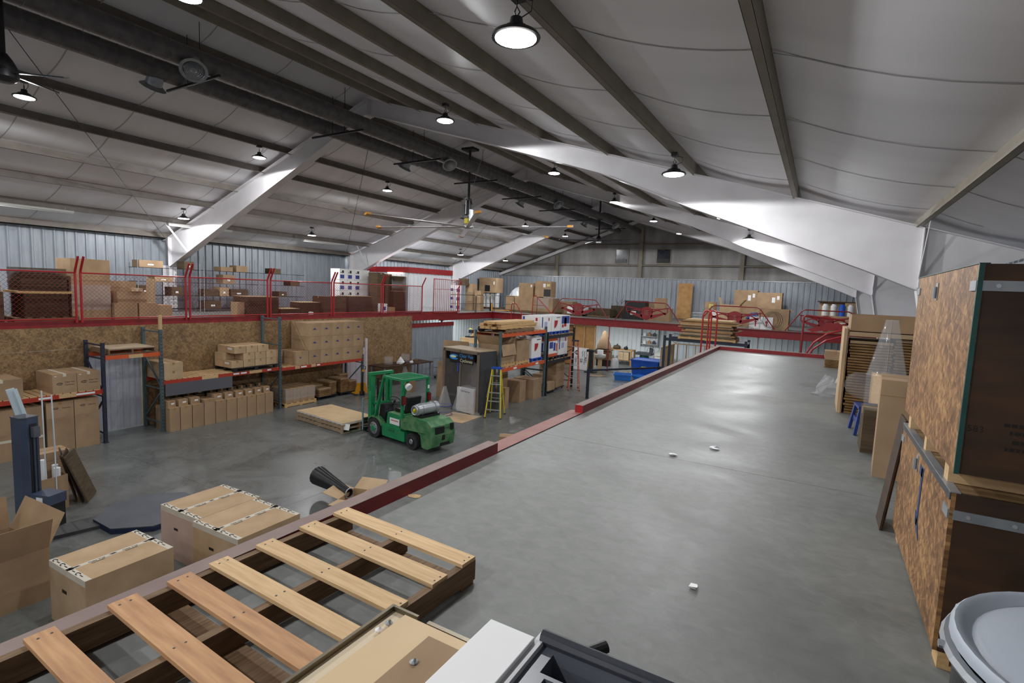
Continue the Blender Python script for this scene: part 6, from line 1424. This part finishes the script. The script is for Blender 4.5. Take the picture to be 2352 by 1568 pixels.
# ------------------------------------------------------------------ foreground pallet on our mezzanine
t = thing('wooden_pallet', 'large open slatted wooden pallet in the near foreground', 'pallet', (-2.39, 2.175, MZ), math.radians(-2))
PL_, PW = 2.05, .98
rr = random.Random(40)
for i, x in enumerate((.02, .47, .94)): MB().box(x, x+.04, -PL_, -.005, .018, .122).build('stringer', OLDW, t)
ysl = [-.005, -.23, -.49, -.725, -.91, -1.135, -1.395, -1.62, -1.85]
for i, y in enumerate(ysl):
    m = (PINE, PINE, PINE, PINE, ORGW, ORGW, ORGW, ORGW, ORGW)[i]
    b = MB().cbox(PW/2, y-.05, .131, PW+rr.uniform(-.02, .02), .1+rr.uniform(-.008, .008), .018, rz=rr.uniform(-.012, .012)); sl = b.build('deck_slat', m, t)
    for x in (.04, .49, .96):
        for dy in (-.02, .02): MB().cone((x, y-.05+dy, .14), (x, y-.05+dy, .1412), .005, n=6).build('nail_head', BLACKM, sl)
for y in (-.07, -1.0, -1.95): MB().box(0, PW, y-.05, y+.05, 0, .018).build('bottom_board', OLDW, t)
# ------------------------------------------------------------------ near bench with framed tray, card, white board; tool cart
t = thing('work_table', 'plain table below the framed tray at the bottom picture edge', 'table', (-.64, .42, MZ)); MB().box(-.22, .2, -.55, .5, .66, .69).build('table_top', PLY, t)
for x in (-.19, .17):
    for y in (-.5, .45): MB().box(x-.02, x+.02, y-.02, y+.02, 0, .66).build('leg', DGREY, t)
TZ = 3.69
t = thing('framed_tray', 'shallow wooden tray with dark metal rim at the bottom picture edge', 'tray', (-.66, .4, TZ))
PALE = mat('pale_board', S(206, 188, 158), S(216, 200, 172), 2.5, .6, stretch=(2, 1, 1))
MB().box(-.165, .175, -.5, .5, .002, .03).build('tray_floor', PALE, t)
RIM = mat('tarnished_rim', S(92, 84, 66), S(120, 110, 90), 8, .4, metal=.5)
MB().box(-.172, -.164, -.5, .505, 0, .042).build('rim_side', RIM, t); MB().box(.174, .18, -.5, .505, 0, .042).build('rim_side', RIM, t)
MB().box(-.165, -.09, .498, .505, 0, .042).box(-.06, .175, .494, .505, 0, .04).build('rim_end', RIM, t)
tag(MB().box(-.12, .17, -.46, .488, 0, .02).box(-.119, .169, -.459, .487, .02, .0205).build('plywood_board', mat('pale_ply', S(214, 186, 142), S(206, 178, 136), 2.5, .6, stretch=(2, 1, 1)), None, (-.65, .39, TZ+.031)), 'pale board lying in the framed tray', 'board')
A_ = gp(985, 1460, TZ+.054); B_ = gp(1068, 1499, TZ+.054)
tag(MB().prism([(A_.x, A_.y, 0), (B_.x, B_.y, 0), (B_.x, .02, 0), (A_.x, .02, 0)], (0, 0, .002)).box(A_.x+.01, B_.x-.01, .1, B_.y-.06, .002, .003).build('cardboard_piece', CB, None, (0, 0, TZ+.052)), 'piece of brown cardboard on the pale board in the tray', 'cardboard')
tag(MB().box(-.055, .055, -.45, .47, 0, .012).box(-.054, .054, -.449, .469, .012, .0125).build('white_board', PAPER, None, (-.522, .475, TZ+.063)), 'narrow white board beside the black organizer at the bottom edge', 'board')
for i, (px, py) in enumerate(((870, 1448), (893, 1432), (950, 1522))):
    a = gp(px, py, 3.725 if i < 2 else 3.745); tag(MB().lathe([(0, 0), (.008, .0), (.009, .003), (.004, .006), (0, .006)], 8).cone((0, 0, .005), (.004, 0, .009), .003, n=5).build('screw', (PAPER, STEEL, STEEL)[i], None, a), '%s lying in the framed tray' % ('small white plastic cap', 'small steel screw', 'tiny steel washer')[i], 'screw')
ORGZ = mat('organizer_plastic', S(92, 96, 104), S(100, 104, 112), 5, .35)
def toolcart():
    BLACKM = mat('organizer_rim', S(58, 61, 68), S(66, 69, 76), 5, .3)
    zt = .755
    t = thing('tool_cart', 'black plastic cart top with compartments at the bottom picture edge', 'cart', (-.16, .56, MZ))
    x0, x1, y0, y1 = -.31, .3, -.45, .42
    MB().box(x0, x1, y0, y1, zt-.12, zt-.09).build('tray_bottom', BLACK, t)
    MB().box(x0, x0+.018, y0, y1, zt-.09, zt).build('tray_wall', WHITE, t)
    for a in ((x1-.02, x1, y0, y1), (x0+.018, x1-.02, y1-.018, y1), (x0+.018, x1-.02, y0, y0+.02)): MB().box(*a, zt-.09, zt).build('tray_wall', BLACKM, t)
    MB().tube([(x0+.01, y1-.01, zt), (x1-.01, y1-.01, zt), (x1-.01, y0, zt)], .016, 8).build('rolled_rim', BLACKM, t)
    zz = zt-.012
    xa, xb = x0+.018, x1-.02
    for a in ((xa, xb, y1-.035, y1-.018), (xa, xb, y1-.105, y1-.095), (xa, xb, y0+.02, y1-.165), (xa, xa+.03, y1-.095, y1-.035), (xb-.03, xb, y1-.095, y1-.035)): MB().box(*a, zt-.09, zz).build('insert_web', ORGZ, t)
    xq = [xa, xa+.045, xa+.115, xa+.13, xa+.20, xa+.215, xa+.285, xa+.3, xa+.37, xa+.385, xa+.455, xa+.47]
    for k in range(0, len(xq), 2): MB().box(xq[k], xq[k+1], y1-.165, y1-.105, zt-.09, zz).build('insert_web', ORGZ, t)
    MB().box(xq[-1], xb, y1-.165, y1-.105, zt-.09, zz).build('insert_web', ORGZ, t)
    for (x, y) in ((x0+.05, y0+.05), (x1-.05, y0+.05), (x0+.05, y1-.05), (x1-.05, y1-.05)): MB().box(x-.02, x+.02, y-.02, y+.02, .08, zt-.12).cone((x-.015, y, .04), (x+.015, y, .04), .04, n=10).build('leg', BLACKM, t)
    MB().box(x0, x1, y0, y1, .2, .23).build('lower_tray', BLACK, t)
    MB().cone((x0+.11, y1-.01, zt+.0), (x0+.14, y1+.03, zt+.005), .013, .013, 12).build('knob', BLACK, t)
    tag(MB().box(-.1, .06, -.2, .1, 0, .003).box(-.098, .058, -.198, .098, .003, .0035).build('cardboard_piece', CB, None, (-.36, .62, MZ+zt-.0115), .1), 'brown cardboard piece lying in the black cart top', 'cardboard')
toolcart()
# ------------------------------------------------------------------ drum
t = thing('steel_drum', 'black steel drum with grey domed lid in the lower right corner', 'drum', (.57, 1.28, MZ))
MB().lathe([(0, 0), (.285, 0), (.29, .02), (.285, .04), (.285, .28), (.295, .3), (.285, .32), (.285, .57), (.295, .59), (.285, .61), (.285, .82), (0, .82)], 40).build('drum_body', DRUMB, t, smooth=True)
MB().lathe([(.0, .874), (.12, .873), (.25, .868), (.262, .86), (.272, .868), (.28, .877), (.29, .879), (.296, .872), (.297, .858), (.288, .85), (.0, .845)], 44).build('lid', DRUML, t, smooth=True)
MB().tube([(.298*math.cos(k*2*math.pi/40), .298*math.sin(k*2*math.pi/40), .838) for k in range(40)], .012, 6, closed=True).build('lid_band', STEEL, t)
for k in range(10): a = k*2*math.pi/10; MB().cone((.3*math.cos(a), .3*math.sin(a), .84), (.315*math.cos(a), .315*math.sin(a), .84), .008, n=6).build('rivet', STEEL, t)
MB().lathe([(0, 0), (.035, 0), (.035, .02), (0, .02)], 12, (.12, .2, .857)).build('bung', STEEL, t)
# ------------------------------------------------------------------ big crates
def crate(loc, w, d, h, label, upper):
    t = thing('shipping_crate', label, 'crate', loc); th = .016
    MB().box(0, th, 0, d, .0, h).build('osb_side', OSBC, t)
    MB().box(th, w, 0, th, 0, h).build('front_panel', PLYD, t); MB().box(w-th, w, th, d, 0, h).build('back_side', OSBC, t); MB().box(th, w-th, d-th, d, 0, h).build('rear_panel', PLYD, t)
    MB().box(th, w-th, th, d-th, h-th, h).build('lid', OSBM, t); MB().box(th, w-th, th, d-th, 0, th).build('base', OSBM, t)
    E_ = TEALB if upper else STEEL
    MB().box(-.004, .012, -.012, .0, 0, h).build('edge_strip', TEALB, t) if upper else None
    MB().box(-.004, .03, -.002, d+.002, h, h+.004).build('edge_strip', E_, t); MB().box(-.005, 0, 0, d, h-.03, h).build('edge_strip', DGREY, t) if not upper else None
    z = h-.085 if upper else h-.09
    c = MB().box(.012, .42 if not upper else w, -.006, 0, z-.02, z+.02).box(-.006, .0, -.0, .1, z-.02, z+.02).build('corner_strap', STEEL, t)
    for x in (.06, .2, .34): MB().cone((x, -.006, z), (x, -.009, z), .008, n=8).build('rivet', ALU, c)
    MB().box(-.006, 0, d-.09, d, z-.02, z+.02).build('corner_strap', STEEL, t)
    hp = MB().box(-.004, 0, d*.55, d*.55+.05, h-.14, h-.05).cone((-.012, d*.55+.025, h-.13), (-.012, d*.55+.025, h-.07), .008, n=8).build('latch', STEEL, t)
    return t
pallet((1.12, 3.4, MZ), 1.16, 1.4, 'pallet under the big crates at the right edge', m=PINEY, h=.07, bottom=2)
lo = crate((.52, 2.7, MZ+.072), 1.2, 1.42, .68, 'lower OSB shipping crate with blue paint mark at the right edge', False)
MB().box(-.003, -.001, .62, .66, .3, .6).cbox(-.002, .66, .58, .002, .1, .05).prism([(-.003, .55, .25), (-.003, .62, .33), (-.003, .7, .36), (-.003, .69, .31), (-.003, .6, .27)], (.002, 0, 0)).build('blue_paint_mark', mat('spray_blue', S(42, 66, 104), rough=.8), lo)
for i, (y, w) in enumerate(((2.85, .08), (3.4, .06), (3.95, .08))): tag(MB().box(.53, 1.7, y, y+w, 3.754, 3.83).box(.54, 1.69, y+.005, y+w-.005, 3.83, 3.832).build('timber_runner', PINE), 'pine runner between the two stacked crates, %s from the front' % ORD[i], 'timber', 'crate runners')
up = crate((.52, 2.7, MZ+.834), 1.2, 1.46, .84, 'upper OSB shipping crate with stencilled number at the right edge', True)
SB = mat('stencil_black', S(26, 20, 14), rough=.8)
q = yp(2240, 985, 2.7); text('583', .036, SB, up, (q.x-.52, -.001, q.z-MZ-.834)); text('CLEARVUE', .03, SB, up, (.3, -.001, .37)) if 0 else None
for k, (x0_, x1_, z) in enumerate(((.13, .4, .22), (.15, .4, .19), (.16, .4, .155), (.14, .4, .125))): 
    q = MB(); x = x0_; r_ = random.Random(k)
    while x < x1_: w = r_.uniform(.007, .02); q.box(x, x+w, -.0015, 0, z-.007, z+.007); x += w+.005
    stuff(q.build('stencil_marks', SB, up))
MB().cone((.33, -.002, .06), (.33, 0, .06), .02, n=16).build('plug', DGREY, up)
# ------------------------------------------------------------------ behind the crates
tag(MB().cbox(0, 0, .36, .012, .25, .8, ry=.1).cbox(.012, 0, .36, .006, .24, .78, ry=.1).build('hardboard', PLYD, None, (.5, 4.3, MZ-.0)), 'thin dark brown panel standing against the lower crate', 'panel')
t = carton((.86, 5.7, MZ), .68, .5, .86, 'tall brown carton standing behind the crates', rz=math.radians(-4)); patch(t, '-y', .0, 1, .84, .845, TAPEC, 'score_line')
def clearcone(loc, label):
    t = thing('acrylic_cone', label, 'acrylic part', loc); n = 28
    MB().shell([(.17, 0), (.055, .56), (.05, .56), (.165, 0)], n).build('cone_wall', CLEAR, t, smooth=True); MB().shell([(.17, -.34), (.17, 0)], n).build('cylinder_wall', CLEAR, t, smooth=True)
    MB().tube([(.175*math.cos(k*2*math.pi/n), .175*math.sin(k*2*math.pi/n), 0) for k in range(n)], .008, 5, closed=True).build('flange', CLEAR, t); MB().tube([(.055*math.cos(k*.3927), .055*math.sin(k*.3927), .56) for k in range(16)], .005, 5, closed=True).build('top_ring', CLEAR, t)
    MB().bar((-.02, -.168, 0), (-.008, -.056, .55), .008, .003).build('seam', ALU, t)
b_ = MB().box(.44, .82, 6.3, 6.75, MZ, MZ+.42).build('x', CB) if 0 else None
carton((.66, 6.5, MZ), .4, .4, .44, 'plain carton under the tall clear cone', m=CBD); clearcone((.63, 6.5, MZ+.785), 'tall clear acrylic cone standing behind the crates')
t = thing('step_stool', 'dark blue plastic step stool on the mezzanine floor', 'stool', (.62, 7.3, MZ), .1)
MB().box(-.17, .17, -.17, .17, .3, .33).build('seat', BLUED, t); MB().box(-.15, .15, -.18, -.17, .22, .3).build('apron', BLUED, t)
for sx in (-1, 1):
    for sy in (-1, 1): MB().bar((sx*.19, sy*.19, 0), (sx*.15, sy*.15, .3), .06, .03).build('leg', BLUED, t)
    MB().box(sx*.16-.01, sx*.16+.01, -.16, .16, .12, .18).build('side_rail', BLUED, t)
t = thing('acrylic_bowl', 'clear acrylic domed part lying on the blue stool', 'acrylic part', (.58, 7.55, MZ+.345)); MB().shell([(.16, -.16), (.16, .0), (.155, .12), (.13, .2), (.07, .25), (.0, .26)], 24).xf(Matrix.Translation((0, 0, .15)) @ Matrix.Rotation(math.radians(-75), 4, 'Y')).build('bowl_wall', CLEAR, t, smooth=True); MB().tube([(.0, .17*math.cos(k*.2618), .17*math.sin(k*.2618)) for k in range(24)], .008, 5, closed=True).xf(Matrix.Translation((.16, 0, .16))).build('bowl_rim', CLEAR, t)
# stacks of flat cardboard
tag(MB().box(.3, .34, 8.4, 9.3, MZ, MZ+1.16).box(.34, .355, 8.42, 9.28, MZ, MZ+1.14).build('cardboard_sheet', CBL), 'upright cardboard edge sheet left of the flat carton stack', 'cardboard')
for i, (x, w, h) in enumerate(((.62, .48, 1.0), (1.12, .48, 1.05))): sheets((x, 8.9, MZ), w, .9, h, 'tall stack of flat folded cartons behind the crates, %s' % ('left' if i == 0 else 'right'), lt=.036, jit=.014, m=CBE)
tag(MB().box(.36, 1.4, 8.38, 8.42, MZ+1.0+.065, MZ+1.12).box(.37, 1.39, 8.42, 9.3, MZ+1.07, MZ+1.1).build('wood_strip', CBL), 'pale strip lying along the top of the flat carton stacks', 'strip')
t = open_carton((.9, 9.0, MZ+1.125), 1.05, .8, .22, 'wide brown carton on top of the flat carton stacks', flaps=(), m=CB)
tag(MB().cbox(0, 0, .3, .05, .5, .62, rz=.2).cbox(.03, 0, .3, .012, .48, .6, rz=.2).build('timber_board', PINEY, None, (.72, 8.1, MZ)), 'short pine board leaning at the flat carton stack', 'board')
sheets((.36, 14.3, MZ), .36, .5, .22, 'small stack of flat cartons at the far right of the mezzanine', lt=.03, m=CBE); carton((.37, 14.35, MZ+.22), .42, .5, .16, 'small brown carton on the little far stack')
t = thing('plastic_film', 'crumpled clear film lying by the flat carton stack', 'plastic', (.2, 9.9, MZ)); q = MB().lathe([(0, .3), (.08, .26), (.16, .12), (.2, .02), (.22, 0)], 10); rr = random.Random(11); q.v = [(x+rr.uniform(-.05, .05), y+rr.uniform(-.05, .05), max(0, z+rr.uniform(-.03, .03))) for x, y, z in q.v]; q.build('film_fold', FILM, t); MB().bar((.1, .05, .2), (.22, .1, .5), .06, .004).build('film_strip', FILM, t)
t = thing('green_strap', 'thin green strapping loop on the mezzanine floor', 'strap', (0, 0, 0)); pts = [gp(*p, MZ+.008) for p in ((1875, 890), (1925, 880), (1945, 905), (1955, 925))]; pts[1].z += .05; MB().tube(pts, .006, 5).build('strap_band', mat('strap_green', S(30, 120, 70))  , t); MB().cbox(pts[0].x, pts[0].y, MZ+.01, .03, .03, .01).build('buckle', STEEL, t)
for i, (px, py, s, n) in enumerate(((1545, 1045, .05, 'crumpled white'), (1592, 1350, .045, 'torn white'), (1640, 1030, .06, 'thin grey'), (1723, 846, .13, 'flat white'), (1385, 925, .03, 'tiny pale'), (950, 1140, .06, 'brown splinter-like'))):
    a = gp(px, py, MZ); q = MB(); rr = random.Random(i); pts = [(s*math.cos(k*1.05)*rr.uniform(.4, 1.1), s*math.sin(k*1.05)*rr.uniform(.4, 1.1), .003+rr.uniform(0, .4)*s*(i < 3)) for k in range(6)]
    q.add(pts+[(0, 0, .012)], [(k, (k+1) % 6, 6) for k in range(6)]); q.add([(p[0]*.6, p[1]*.6, .002) for p in pts], [tuple(range(6))]); tag(q.build('paper_scrap', (PAPER, PAPER, STEEL, PAPER, PINE, PINE)[i], None, a), '%s scrap lying on the mezzanine concrete' % n, 'scrap')
